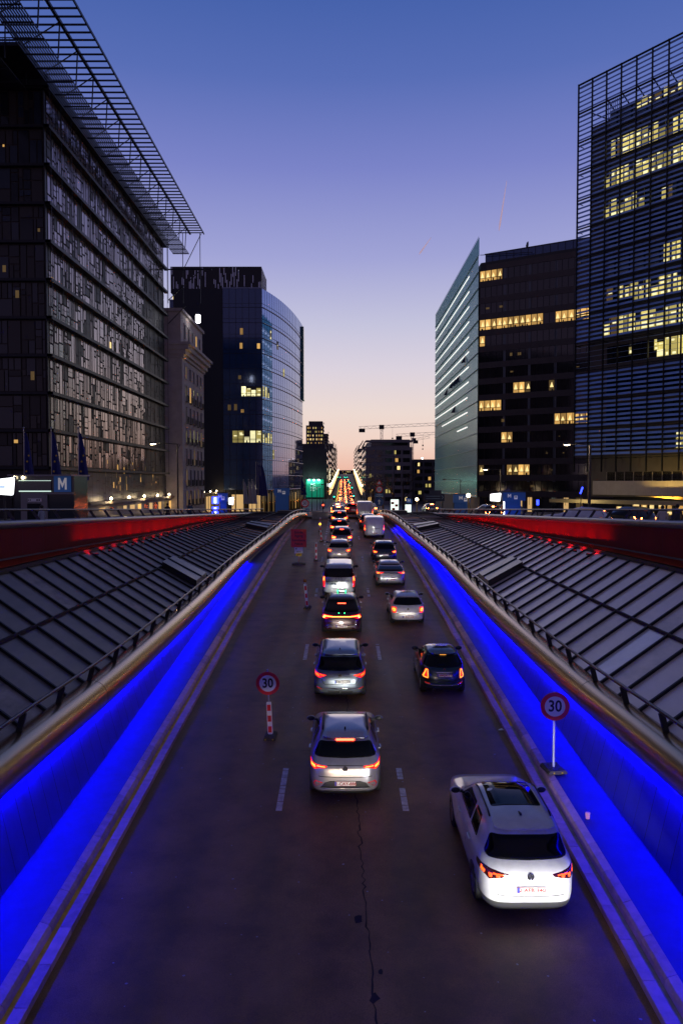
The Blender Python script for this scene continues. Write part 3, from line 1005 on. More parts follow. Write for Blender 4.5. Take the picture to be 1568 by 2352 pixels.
for z in FL:
    bf.box(mb, 0, 9.3, z - .05, z + .05, 0, .06)
    bf.box(mb, 9.4, 22, z - .05, z + .05, -.6, -.54)
    bf.box(mb, 0, 9.3, z + .9, z + .95, 0, .05)
mb.build('mullions', mull, B_)
for z in FL:
    mb = MB(); mb.tube([(p.x + .14, p.y - .06, z) for p in arc], .085, 7)
    mb.build('floor_band', chrome, B_, smooth=True)
mb = MB()
mb.box(-41, -19.3, 180, 192, 45.2, 51.4)
mb.build('crown', mat('crown_black', (.008, .008, .01), .5), B_)
rB = random.Random(4)
mb = MB()
cf = Fac((-19.3, 180), (-1, 0), (0, -1))
for i in range(62):
    s0 = .2 + i * .345
    if rB.random() < .62:
        a = rB.uniform(45.4, 49.5); cf.box(mb, s0, s0 + .16, a, min(51.3, a + rB.uniform(1, 3.6)), 0, .12)
for i in range(12):
    a = rB.uniform(45.4, 49); mb.box(-19.3, -19.2, 180.3 + i * .95, 180.5 + i * .95, a, min(51.3, a + rB.uniform(1, 3)))
mb.build('crown_fins', mat('crown_fin', (.8, .85, .95), .4), B_)
mb = MB(); bf.box(mb, 9.4, 22, 43, 43.25, -2.5, -.4); bf.box(mb, -.1, 9.4, zt, zt + .25, -2.5, .1)
mb.build('roof_edge', mat('roof_edge', (.2, .24, .34), .4, metal=.3), B_)
for i in range(11): lit_window(bf, 10 + i * 1.1, 10.55 + i * 1.1, 43.4, 44.5, -2.1, B_, rB.choice([warm_win, warm_hot, dim_win]), None, rB)
for (s0, s1, z0, z1, n, st) in [(.3, 5, 20.4, 22.7, 4, 'strip'), (.2, 7.2, 9.4, 12.2, 5, 'strip')]:
    for i in range(n):
        a = s0 + (s1 - s0) * i / n
        lit_window(bf, a + .05, a + (s1 - s0) / n - .05, z0, z1, .02, B_, rB.choice([green_win, green_win, green_hot]), green_hot, rB, mull, st)
for (s0, s1, z0, z1) in [(9.5, 14.2, 19.0, 21.7), (9.6, 13, 4.1, 6.2), (13.1, 16.6, 4.1, 6.2)]:
    lit_window(bf, s0, s1, z0, z1, -.58, B_, green_win, green_hot, rB, mull, 'strip')
for (s0, s1, z0, z1) in [(9.6, 12.8, -1.8, 1.4), (12.9, 16.3, -1.8, 1.4), (9.6, 13.4, .6, 3.6)]:
    lit_window(bf, s0, s1, z0, z1, -.58, B_, dim_win, None, rB, None)
for (s0, z0) in [(4.5, 34.9), (4.6, 31.6), (.5, 31.6), (7.5, 17), (6, 17), (5, 24.4), (4.4, 16.5), (11, 24.5), (12.6, 24.5), (11.2, 13)]:
    lit_window(bf, s0, s0 + .7, z0, z0 + rB.uniform(.6, 1.6), .02 if s0 < 9 else -.58, B_, rB.choice([dim_win, warm_win]), None, rB)
for (i0, z0, h) in [(0, 20.3, 2.5), (1, 20.3, 2.5), (2, 20.3, 2.4), (0, 9.4, 2.4), (1, 9.4, 2.4), (2, 9.4, 2.4), (3, 9.4, 2.3), (3, 34.6, 2.2), (6, 33, 2), (4, 5.6, 2.3), (9, 27, 2)]:
    a, b = arc[i0], arc[i0 + 1]
    fc = Fac((a.x, a.y), (b.x - a.x, b.y - a.y), ((b.y - a.y), -(b.x - a.x)))
    L = (b - a).length
    lit_window(fc, .25, L - .5, z0, z0 + h, .03, B_, green_win if z0 < 30 else dim_win, green_hot, rB, None, 'strip')
mb = MB(); mb.box(-12.2, -11.2, 217.6, 223, 24, 45)
mb.build('side_fin', mat('teal_fin', (.02, .12, .12), .2, metal=.3), B_)
gold = mat('gold_reflection', (.5, .38, .15), .18, metal=.9)  # golden reflection on the columns put into their metal colour
mb = MB()
for i in range(0, N + 1):
    p = arc[i]
    mb.tube([(p.x - .1, p.y, -7.9), (p.x - .1, p.y, -2.1)], .16, 8)
for s in (1.5, 4, 6.5, 9, 12, 15, 18): mb.tube([bf.p(s, -7.6, -.1), bf.p(s, -2.1, -.1)], .2, 8)
mb.build('columns', gold, B_, smooth=True)
for i in range(0, N, 2):
    a, b = arc[i], arc[i + 1]
    fc = Fac((a.x - .3, a.y + .1), (b.x - a.x, b.y - a.y), ((b.y - a.y), -(b.x - a.x)))
    lit_window(fc, .2, (b - a).length - .1, -7.3, -2.8, .12, B_, rB.choice([shop_win, dim_win, dim_win]), None, rB)
for i in range(5): lit_window(bf, .5 + i * 4, 3.4 + i * 4, -7, -3, .03, B_, rB.choice([dim_win, shop_win]), None, rB)

# ---------------------------------------------------------------- right: teal glass blade + dark office slab
C_ = thing('teal_glass_building', 'tall office block with a teal glass blade and dark floors of yellow lit rooms', 'building', (40, 175, plaza_z(170)))
teal = mat('teal_glass', (.56, .88, .86), .2, metal=.8, noise=.08, nscale=.4)
teal_hi = mat('teal_glass_top', (.16, .62, .62), .2, metal=.6)
tf = Fac((30.5, 169), (0, 1), (-1, 0))
df = Fac((30.7, 168.8), (.858, -.513), (-.513, -.858))
mb = MB()
p = [df.p(.2, 0, -.25), df.p(40, 0, -.25), Vector((80, 246, 0)), Vector((30.8, 246, 0))]
mb.prism([(q.x, q.y) for q in p], (0, 0, -8), (1, 0, 0), (0, 1, 0), 57)
mb.build('core', mat('slab_core', (.02, .02, .022), .6), C_)
for k in range(15):
    z1 = 50.6 - 3.6 * k
    mb = MB(); tf.quad(mb, .1, 77, max(z1 - 3.55, -7), z1, .0)
    mb.build('blade_glazing', teal, C_)
mb = MB(); tf.box(mb, .0, 77, 50.7, 54.6, -.1, .0)
mb.build('blade_crest', teal_hi, C_)
mb = MB()
for i in range(60):
    s = i * 1.3 + .1
    tf.box(mb, s - .03, s + .03, -3, 54.9, .02, .10)
for k in range(16): tf.box(mb, 0, 77, 50.6 - 3.6 * k - .06, 50.6 - 3.6 * k + .06, .02, .26)
mb.build('blade_fins', mat('fin_teal', (.28, .62, .62), .4), C_)
for k in range(11):
    z = 49.4 - 3.6 * k
    e0 = 12 + (0 if k < 8 else 2)
    e1 = 76.8 if k < 9 else (60, 30)[k - 9]
    mb = MB(); tf.box(mb, e0, e1, z - .12, z + .12, .02, .07)
    mb.build('ceiling_lights', white_line, C_)
mb = MB()
for (s, k) in [(16.5, 5), (26, 6), (29, 6), (33, 6), (38, 6), (48, 6.2), (33, 8.0)]:
    z = 49.4 - 3.6 * k - 1
    mb.add([tf.p(s, z - .9, .1), tf.p(s + 1.2, z - .9, 1.1), tf.p(s + 1.2, z + .9, .12), tf.p(s, z + .9, .1)], [(0, 1, 2, 3)])
mb.build('open_vents', steel, C_)
brown = mat('spandrel', (.055, .042, .04), .6, noise=.2, nscale=.8)
rC = random.Random(8)
lit = {0: [0, 1, 2, 3], 3: list(range(0, 11)) + [13, 14, 15, 16, 17, 18], 4: [0], 7: [6, 7, 8, 12], 8: [0, 1, 2, 3], 9: [13, 14, 15, 16, 17, 18], 10: [4, 5], 12: [0, 5, 6, 7, 8]}
for k in range(14):
    zc = 45.9 - 3.6 * k
    mb = MB(); df.quad(mb, 0, 38, zc - 1.15, zc + 1.15, 0); mb.build('window_band', black_glass, C_)
    mb = MB(); df.box(mb, 0, 38, zc - 2.45, zc - 1.15, .02, .14); mb.build('spandrel_band', brown, C_)
    for i in lit.get(k, []):
        lit_window(df, .15 + i * 1.3, 1.35 + i * 1.3, zc - 1.1, zc + 1.1, .03, C_, rC.choice([warm_win, warm_win, dim_win]) if k in (7, 12) else warm_win, warm_hot, rC, steel)
    for q in range(rC.choice([0, 1, 2])):
        s0 = rC.uniform(0, 24)
        m = MB(); df.quad(m, s0, s0 + rC.uniform(.2, .8), zc - .2, zc + rC.uniform(-.1, .5), .03); m.build('dim_window', dim_win, C_)
mb = MB()
for i in range(30): df.box(mb, i * 1.3 + .06, i * 1.3 + .12, -5, 47.1, .02, .1)
mb.build('mullions', steel, C_)
colm = mat('column_grey', (.10, .11, .13), .5)
mb = MB()
for s in (5.6, 11.2, 16.8): df.box(mb, s, s + .55, 0, 47, .0, .016)
mb.build('columns', colm, C_)
mb = MB(); df.box(mb, 1.6, 38, 47.05, 48.3, .02, .14); mb.build('spandrel_band', brown, C_)
mb = MB(); df.box(mb, 1.2, 38, 48.4, 50.7, -.5, -.4); mb.build('roof_glazing', blue_dk, C_)
mb = MB()
for i in range(24): df.box(mb, 1.2 + i * 1.6, 1.27 + i * 1.6, 48.3, 50.8, -.4, -.3)
df.box(mb, 1.0, 38, 50.7, 50.9, -.6, -.3)
mb.bar(df.p(.2, 50.6, .3), df.p(12, 49.4, .3), .12)
mb.build('roof_railing', steel, C_)
mb = MB(); mb.lathe([(0, .0), (.5, .12), (.75, .35)], df.p(10.2, 51.6, -1), 'x', 12); mb.bar(df.p(10.2, 50.6, -1), df.p(10.2, 51.6, -1), .1)
mb.build('roof_dish', steel, C_)
for i in range(9):
    lit_window(df, 1 + i * 2.6, 1 + i * 2.6 + rC.uniform(.6, 1.8), -6.5, -3.2, .03, C_, rC.choice([shop_win, dim_win, black_glass, dim_win]), None, rC)

# ---------------------------------------------------------------- right: tower behind a louvre screen
L_ = thing('louvre_tower', 'tall office tower behind a blue louvre screen with rows of yellow lit offices', 'building', (45, 95, plaza_z(95)))
lf = Fac((32.6, 105), (.59, -.807), (-.807, -.59))
SL = 34
mb = MB()
q = [lf.p(1.3, 0, -1.2), lf.p(SL, 0, -1.2), lf.p(SL, 0, -22), lf.p(1.3, 0, -22)]
mb.prism([(a.x, a.y) for a in q], (0, 0, -2), (1, 0, 0), (0, 1, 0), 50.8)
mb.build('core', mat('tower_core', (.075, .066, .062), .7, noise=.15, nscale=.5), L_)
LZ = [54.6 - 3.93 * k for k in range(14)]
blade = mat('louvre_blade', (.26, .42, .72), .35, metal=.3)
rL = random.Random(14)
for k in range(13):
    z1, z0 = LZ[k], LZ[k + 1]
    mb = MB()
    if k != 9:
        for i in range(6):
            z = z0 + .35 + i * .62
            for b in range(int(SL / 2.2)):
                s0, s1 = b * 2.2 + .06, b * 2.2 + 2.14
                if k == 9 and b < 6: continue
                t = rL.uniform(-.02, .02) if k > 4 else 0
                mb.add([lf.p(s0, z - .155 + t, .09), lf.p(s1, z - .155 - t, .09), lf.p(s1, z + .155 - t, -.05), lf.p(s0, z + .155 + t, -.05)], [(0, 1, 2, 3)])
    else:
        for i in range(5): lf.box(mb, 0, SL, z0 + .5 + i * .7, z0 + .53 + i * .7, -.03, .03)
    mb.build('louvre_bank', blade, L_)
for b in range(int(SL / 2.2) + 1):
    mb = MB(); lf.box(mb, b * 2.2 - .05, b * 2.2 + .05, 1.4, 54.7, -.08, .2); mb.build('screen_post', steel, L_)
mb = MB()
for z in LZ:
    lf.box(mb, 0, SL, z - .05, z + .05, -.1, .22)
    lf.box(mb, 0, SL, z - .32, z - .24, -.3, -.1)
    for b in range(int(SL / 2.2) + 1):
        if z < 49: mb.bar(lf.p(b * 2.2, z - .3, -.1), lf.p(b * 2.2, z - .3, -1.2), .08)
    lf.box(mb, 0, 2.1, z - .34, z - .28, -.45, -.1)
mb.bar(lf.p(2.2, 50, -.1), lf.p(4.4, 48.6, -2), .12)
for b in range(2, 12): mb.bar(lf.p(b * 2.2, 51, -.1), lf.p(b * 2.2 + .6, 48.9, -2), .12)
for i in range(8):
    mb.bar(lf.p(2.6 + i * .28, 48.8, -3), lf.p(2.6 + i * .28, 52.2, -3), .06)
mb.bar(lf.p(2.5, 52, -3), lf.p(4.8, 52, -3), .08); mb.bar(lf.p(2.5, 50.6, -3), lf.p(4.8, 50.6, -3), .08)
mb.build('screen_frame', steel, L_)
# window strips behind the screen
def run(k, lo, hi, p, dimp=.15, hh=1.0):
    z1, z0 = LZ[k] - .9, LZ[k + 1] + .75
    s = lo
    while s < hi:
        w = rL.choice([.62, .8, .95, .5])
        if rL.random() < p:
            lit_window(lf, s, s + w, z1 - (z1 - z0) * hh, z1, -1.16, L_, green_win if rL.random() > dimp else dim_win, green_hot, rL, None, 'strip')
        s += w + rL.choice([.12, .18, .3])
for k in range(1, 13):
    mb = MB(); lf.quad(mb, 4.2, SL - .5, LZ[k + 1] + .7, LZ[k] - .85, -1.18); mb.build('window_band', black_glass, L_)
run(1, 6, SL - 4, .85, .4, .5)
run(2, 4.4, SL - 1, .96, .08); run(3, 3.4, SL - 1, .98, .04); run(4, 3.4, 9.5, .97, .05); run(4, 11, SL - 1, .7)
run(6, 12.2, 14.6, 1); run(6, 18, 22, 1)
run(7, 4, 8, .6, .4, .7); run(7, 8.2, SL - 1, .95, .06); run(8, 3.6, SL - 1, .97, .05); run(9, 7.5, 12, .5, .3, .6); run(9, 11.5, 15, .9)
run(12, 14.3, 15.4, 1, 0)
stone2 = mat('pale_panel', (.34, .30, .29), .7, noise=.1, nscale=1)
mb = MB(); lf.box(mb, 2.6, SL, -1.75, .15, -3, -.6)
mb.build('stone_band', stone2, L_)
mb = MB()
for i in range(14): lf.box(mb, 2.6 + i * 2.2, 2.63 + i * 2.2, -1.75, .15, -.6, -.595)
for i in range(20): lf.box(mb, 4.4 + i * 1.35, 4.47 + i * 1.35, .15, 1.35, -1.2, -1.1)
mb.build('joints', mat('pale_frame', (.25, .22, .2), .6), L_)
mb = MB(); lf.box(mb, 4.3, SL, .16, 1.36, -3, -1.2); mb.build('strip_window', black_glass, L_)
mb = MB(); lf.box(mb, 4, SL, -4.4, -1.8, -6, -3.4); mb.build('ground_storey', steel, L_)
gf = lf
for i in range(16):
    s0 = 4.5 + i * 1.25
    lit_window(gf, s0, s0 + rL.choice([.7, .95, 1.05]), -4.3, -2.75, -3.36, L_, rL.choice([warm_win, warm_hot, warm_win, shop_win]), warm_hot, rL, steel, 'strip')
gold_pl = mat('gold_plaster', (.62, .42, .12), .55)
mb = MB()
mb.add([lf.p(9.6, -1.82, .4), lf.p(SL, -3.2, .4), lf.p(SL, -1.82, .4), lf.p(9.6, -1.82, -3), lf.p(SL, -3.2, -3), lf.p(SL, -1.82, -3)], [(0, 1, 2), (3, 5, 4), (0, 3, 4, 1), (1, 4, 5, 2), (0, 2, 5, 3)])
mb.build('entrance_soffit', gold_pl, L_)
mb = MB(); lf.box(mb, .5, SL, -2.75, -2.3, 3, 6); mb.build('entrance_canopy', mat('canopy_bronze', (.36, .30, .18), .5, metal=.3), L_)
for s in (14.2, 20):
    lamp(L_, 'SPOT', lf.p(s, -3.3, 1.6) - L_.location, 1500, (1, .66, .14), .15, (R(90 + 58), 0, math.atan2(lf.n.x, -lf.n.y) + R(0)), 110)
lamp(L_, 'POINT', lf.p(6, -1.4, 8.0) - L_.location, 420, (1, .8, .4), .2)

# ---------------------------------------------------------------- far down the street
def block(name, label, x0, x1, y0, y1, z0, z1, m, rows, cols, side=None, litp=.2, seed=1, front=True, side_rows=True, attic=0):
    t = thing(name, label, 'building', ((x0 + x1) / 2, y0, z0))
    mb = MB(); mb.box(x0, x1, y0, y1, z0 - 2, z1)
    mb.build('wall', m, t)
    if attic:
        a = MB(); a.box(x0 + (2.5 if side else 1.5), x1 - 1, y0 + 2, y1, z1, z1 + attic); a.build('attic', m, t)
    r = random.Random(seed)
    fh = (z1 - z0 - 1.2) / rows
    if front:
        f = Fac((x0, y0), (1, 0), (0, -1))
        cw = (x1 - x0 - 1) / cols
        for i in range(rows):
            for j in range(cols):
                a = .7 + j * cw
                zz = z0 + i * fh + fh * .38
                w = MB(); f.box(w, a, a + cw * .78, zz, zz + fh * .56, .0, .06)
                w = w.build('window', black_glass, t)
                if r.random() < litp:
                    p = MB()
                    for q in range(r.choice([1, 2, 2])):
                        b = a + cw * r.uniform(.05, .5)
                        f.quad(p, b, b + cw * r.uniform(.12, .25), zz + .1, zz + fh * .5, .08 + .002 * q)
                    p.build('pane', r.choice([warm_win, warm_hot, warm_win, green_win]), w)
    if side and side_rows:                          # the flank along the street: one ribbon of windows per floor
        x = x0 if side < 0 else x1
        f = Fac((x, y0), (0, 1), (side, 0))
        for i in range(rows):
            zz = z0 + i * fh + fh * .4
            w = MB()
            y = 1.0
            while y < y1 - y0 - 2:
                f.box(w, y, y + 2.0, zz, zz + fh * .5, 0, .08); y += 2.8
            w = w.build('window_row', black_glass, t)
            p = MB()
            for q in range(r.choice([0, 1, 1, 2])):
                b = r.uniform(1, y1 - y0 - 3); f.quad(p, b, b + 1.6, zz + .1, zz + fh * .45, .1)
            if p.v: p.build('lit_pane', warm_win, w)
        mb = MB()
        for i in range(rows + 1): f.box(mb, 0, y1 - y0, z0 + i * fh + fh * .98, z0 + i * fh + fh * 1.1, .0, .35)
        mb.build('sill_bands', m, t)
    return t
grey_m = mat('grey_render', (.20, .18, .18), .8, noise=.15, nscale=.3)
dark_r = mat('dark_render', (.06, .055, .06), .8, noise=.2, nscale=.3)
brick_m = mat('brown_render', (.10, .075, .065), .8, noise=.2, nscale=.3)
tan_m = mat('tan_render', (.16, .135, .12), .8, noise=.2, nscale=.3)
G_ = block('grey_office', 'grey office block with pale floor bands and set back roof behind bare trees', 11.0, 33.0, 352, 416, -10.4, 16.5, grey_m, 7, 5, -1, .26, 3, attic=3.6)
mb = MB(); f = Fac((11, 352), (1, 0), (0, -1)); f.box(mb, 2.6, 20, 17.3, 19.5, -2, -1.9); mb.build('attic_window', black_glass, G_)
mb = MB()
for i in range(8): f.box(mb, 0, 22, -10.4 + i * 3.67 + 3.3, -10.4 + i * 3.67 + 4.4, .0, .2)
mb.build('floor_bands', grey_m, G_)
block('low_office', 'lower dark office wing with two bright roof lamps beside the grey block', 33.3, 52, 350, 380, -10.4, 10.6, dark_r, 6, 4, None, .4, 9)
for x in (37.5, 50):
    L = thing('roof_lamp', 'small bright lamp on the roof edge of the low dark office wing', 'lamp', (x, 350.5, 10.6), 'roof lamps on the low wing')
    m = MB(); m.ball((0, 0, .5), .45, 8); m.build('bulb', white_hot, L, world=False)
    m = MB(); m.tube([(0, 0, 0), (0, 0, .5)], .08, 6); m.build('stem', steel, L, world=False)
y = 418
rF = random.Random(31)
desc = ['brown', 'dark', 'tan', 'grey']
for i, (L, h, k) in enumerate([(40, 27, 2), (55, 29, 1), (70, 28, 0), (90, 27, 3), (120, 27, 1), (160, 26, 0)]):
    z = road_z(y + L / 2)
    block('street_house', ['tan terraced front with pale sills next behind the grey block', 'dark terraced front with a high roof, second behind the grey block', 'brown terraced front, third behind the grey block on the right',
           'grey terraced front, fourth behind the grey block on the right', 'dark terraced front near the far end of the right row', 'brown terraced front closing the right row at the far end'][i],
          street_x(y) + 10.6, street_x(y) + 30, y, y + L - .5, z - 4, z + h, [brick_m, dark_r, tan_m, grey_m][k], 7, 3, -1, .1, 40 + i, front=False, attic=2.5 if i % 2 else 0)
    y += L
y = 417
for i, (L, h, k) in enumerate([(45, 27.5, 1), (50, 29, 2), (60, 28, 0), (80, 30, 1), (110, 29, 3), (190, 28, 1)]):
    z = road_z(y + L / 2)
    b_ = block('street_house', ['dark terraced house with a green lit billboard on its gable', 'tan terraced front next behind the billboard house', 'brown terraced front, third in the left row',
           'dark terraced front, fourth in the left row', 'grey terraced front, fifth in the left row', 'dark terraced front closing the left row at the far end'][i],
          street_x(y) - 30, street_x(y) - 10.6, y, y + L - .5, z - 4, z + h, [brick_m, dark_r, tan_m, grey_m][k], 7, 3, 1, .1, 60 + i, front=False, attic=3 if i % 2 == 0 else 0)
    y += L
T_ = block('office_tower', 'far office tower with lit floors rising above the left row of houses', -34, -17.5, 700, 720, 20, 53, dark_r, 9, 6, 1, .85, 77, attic=4)
block('office_tower', 'slim dark tower standing beside the far lit office tower', -17.3, -13.5, 712, 730, 20, 46, dark_r, 9, 2, 1, .1, 78)
block('end_building', 'low dark building with small lit windows closing the far end of the street', -14, 30, 1240, 1260, 11, 19.5, dark_r, 2, 14, None, .3, 81)
# ================================================================ street furniture
sign_red = mat('sign_red', (.72, .02, .02), .35)
sign_white = mat('sign_white', (.88, .87, .86), .35)
sign_black = mat('sign_black', (.01, .01, .012), .4)
sign_blue = mat('sign_blue', (.012, .06, .22), .35)
sign_yellow = mat('sign_yellow', (.72, .50, .01), .4)
sign_orange = mat('sign_orange', (.9, .06, .03), .4)
galv = mat('galvanised', (.42, .42, .42), .4, metal=.7)
rubber = mat('base_rubber', (.075, .06, .045), .8, noise=.3, nscale=6)
amber_off = mat('amber_lens', (.6, .18, .01), .25, coat=1)
amber_on = mat('amber_lit', (.6, .2, .01), .3, emit=(1, .42, .03), es=4)
pole_m = mat('pole_grey', (.05, .05, .055), .5, metal=.5)
screen_w = mat('lit_screen', (.8, .8, .8), .5, emit=(.93, .96, 1), es=2.6)
blue_glow = mat('blue_tube_light', (.1, .1, .3), .5, emit=(.02, .04, 1), es=6)
foot = atY(620, 1700, 1)

def speed_disc(parent, c, r, txt, nrm=(0, -1, 0)):
    ang = math.atan2(nrm[0], -nrm[1])
    Rz = Matrix.Translation(c) @ Matrix.Rotation(ang, 4, 'Z')
    def build(mb, name, m, par):
        mb.v = [tuple(Rz @ Vector(v)) for v in mb.v]
        return mb.build(name, m, par, world=False)
    n = 40
    d = build(MB().lathe([(0, .012), (r, .012), (r, -.004), (r * .72, -.006), (r * .70, -.006)], (0, 0, 0), 'y', n), 'sign_disc', sign_red, parent)
    build(MB().lathe([(0, -.008), (r * .71, -.008), (r * .71, -.004)], (0, 0, 0), 'y', n), 'sign_face', sign_white, d)
    me = text_mesh(txt, r * 1.0, .002, bold=.008)
    me.materials.clear(); me.materials.append(sign_black)
    me.transform(Rz @ Matrix.Translation((0, -.013, 0)) @ Matrix.Rotation(R(90), 4, 'X') @ Matrix.Diagonal((.95, 1.12, 1, 1)))
    link('lettering', me, d, False)
    return d
def rubber_foot(parent, w=.36, l=.52):
    m = MB()
    prof = [(-w / 2, .0), (-w / 2, .05), (-w / 2 + .05, .10), (w / 2 - .05, .10), (w / 2, .05), (w / 2, .0)]
    m.prism(prof, (0, -l / 2 + 0, 0), (1, 0, 0), (0, 0, 1), -l)
    m.v = [(y, x, z) for x, y, z in m.v] if False else m.v
    m.use(1)
    for a in (-.11, .11):
        for b in (-.17, .17): m.box(a - .03, a + .03, b - .035, b + .035, .095, .125)
    m.use(2)
    for a in (-.11, .11): m.box(a - .02, a + .02, -l / 2 - .003, -l / 2, .02, .06)
    return m.build('foot', [rubber, mat('lug', (.05, .045, .05), .7), sign_yellow], parent, world=False)
def beacon(name, label, pos, h=1.0, lean=0.0, ball=None, disc=None):
    t = thing(name, label, 'road beacon' if not disc else 'traffic sign', pos, 'red and white lane beacons' if not disc else None)
    t.rotation_euler = (math.atan(.054), R(lean), R(rnd.uniform(-8, 8)))
    rubber_foot(t)
    m = MB()
    m.prism(round_poly2([(-.075, 0), (.075, 0), (.075, h), (-.075, h)], .04), (0, .0, .10), (1, 0, 0), (0, 0, 1), -.035)
    b = m.build('board', sign_white, t, world=False)
    m = MB()
    for k in range(3):
        z = .16 + k * h * .335
        m.box(-.055, .055, -.006, -.002, z, z + h * .19)
    m.build('stripes', sign_red, b, world=False)
    if ball:
        m = MB(); m.tube([(0, .02, h + .1), (0, .02, h + .2)], .025, 8); m.build('lamp_stem', galv, t, world=False)
        m = MB(); m.ball((0, .02, h + .28), .105, 14, 1, .8, 1); m.build('lamp', ball, t, smooth=True, world=False)
    if disc:
        m = MB(); m.tube([(0, .03, h - .2), (0, .03, disc + .42)], .024, 8); m.build('pole', galv, t, world=False)
        speed_disc(t, (0, -.01, disc), .355, '30')
    return t
def round_poly2(poly, r, k=3):
    out = []
    n = len(poly)
    for i in range(n):
        p, a, b = Vector(poly[i]), Vector(poly[i - 1]), Vector(poly[(i + 1) % n])
        s, e = p + (a - p).normalized() * r, p + (b - p).normalized() * r
        for j in range(k + 1):
            q = j / k
            out.append(tuple(s * (1 - q)**2 + p * 2 * q * (1 - q) + e * q * q))
    return out
def on_road(px, py):
    d = ray(px, py)
    lo, hi = 5.0, 300.0
    for _ in range(40):
        m = (lo + hi) / 2
        if d.z * m / d.y > road_z(m): lo = m
        else: hi = m
    return Vector((d.x * lo / d.y, lo, road_z(lo)))
beacon('speed_sign', 'round 30 speed sign on a striped beacon standing on the closed left lane', on_road(621, 1694), 1.0, -2, None, 1.68)
beacon('lane_beacon', 'striped beacon with an unlit orange ball lamp, tilted, beside the taxi', on_road(706, 1397), 1.22, -5, amber_off)
beacon('lane_beacon', 'plain striped beacon without lamp right of the red works board', on_road(726, 1288), 1.3, 0)
beacon('lane_beacon', 'striped beacon with a lit amber ball lamp near the top of the ramp', on_road(738.5, 1244), 1.3, -5, amber_on)
beacon('lane_beacon', 'farthest striped beacon on the closed lane, close behind the amber lit one', on_road(735, 1221), 1.3, 1)
# speed sign standing on the ledge at the right
p = atY(1270, 1776, 19.4)
t = thing('speed_sign', 'round 30 speed sign on a thin white pole against the blue right wall', 'traffic sign', (p.x, 19.4, road_z(19.4) + .235))
t.rotation_euler = (0, 0, R(8))
rubber_foot(t, .5, .6)
m = MB(); m.tube([(0, 0, .08), (0, .0, 2.1)], .028, 8); m.build('pole', mat('pole_white', (.7, .7, .68), .4), t, world=False)
speed_disc(t, (0, -.045, 1.72), .375, '30', (-.2, -1, 0))
# red works board
p = on_road(686, 1297)
t = thing('works_board', 'red board pointing to an entrance, with white and yellow arrow plates below it', 'sign', p)
m = MB()
for a in (-.42, .42): m.bar((a, -.25, .06), (a, .25, .06), .12, .12)
m.prism([(-.48, 0), (.48, 0), (.42, .1), (.2, .16), (-.2, .16), (-.42, .1)], (0, -.22, 0), (1, 0, 0), (0, 0, 1), -.4)
m.build('foot', rubber, t, world=False)
m = MB(); m.tube([(0, 0, .1), (0, 0, 2.5)], .03, 8); m.build('pole', mat('pole_orange', (.5, .2, .08), .5), t, world=False)
bd = MB().prism(round_poly2([(-.56, 1.28), (.56, 1.28), (.56, 2.58), (-.56, 2.58)], .04), (0, -.05, 0), (1, 0, 0), (0, 0, 1), -.02).build('board', sign_orange, t, world=False)
for s_, z in (('Entrée', 2.35), ('Ingang', 2.1), ('Résidence', 1.78), ('Palace', 1.52)):
    lettering(s_, .235, sign_black, (0, -.053, z), bd, 'lettering', bold=.004, world=False, extrude=.001)
for (w, z0, z1, mm, nm, aw, az) in ((.30, .84, 1.26, sign_white, 'white_plate', .17, .94), (.21, .62, .84, sign_yellow, 'yellow_plate', .12, .72)):
    q = MB().prism(round_poly2([(-w, z0), (w, z0), (w, z1), (-w, z1)], .03), (0, -.04, 0), (1, 0, 0), (0, 0, 1), -.01).build(nm, mm, t, world=False)
    a = MB().add([(x, -.043, z) for x, z in ((-aw, az), (-aw * .45, az + .055), (-aw * .45, az + .02), (aw, az + .02), (aw, az - .02), (-aw * .45, az - .02), (-aw * .45, az - .055))], [(0, 1, 2, 3, 4, 5, 6)])
    if nm == 'white_plate': a.lathe([(0, 0), (.05, 0)], (-.18, -.043, 1.16), 'y', 12)
    a.build('arrow', sign_black, q, world=False)
# litter
m = MB(); p = on_road(1150, 1678)
m.add([(p.x - .09, p.y, p.z + .01), (p.x + .02, p.y - .06, p.z + .03), (p.x + .1, p.y + .0, p.z + .012), (p.x + .04, p.y + .08, p.z + .05), (p.x - .06, p.y + .07, p.z + .02)], [(0, 1, 4), (1, 2, 3), (1, 3, 4)])
tag(m.build('paper_scrap', sign_white), 'crumpled pale paper scrap in the gutter at the right kerb', 'litter')
p = atY(1349, 1838, 16.9)
m = MB(); m.lathe([(0, 0), (.05, 0), (.055, .13), (.045, .15), (0, .15)], (p.x, p.y, road_z(16.9) + .225), 'z', 10)
tag(m.build('drink_cup', mat('cup', (.7, .3, .35), .5)), 'small pinkish drink cup left at the foot of the right blue wall', 'litter')

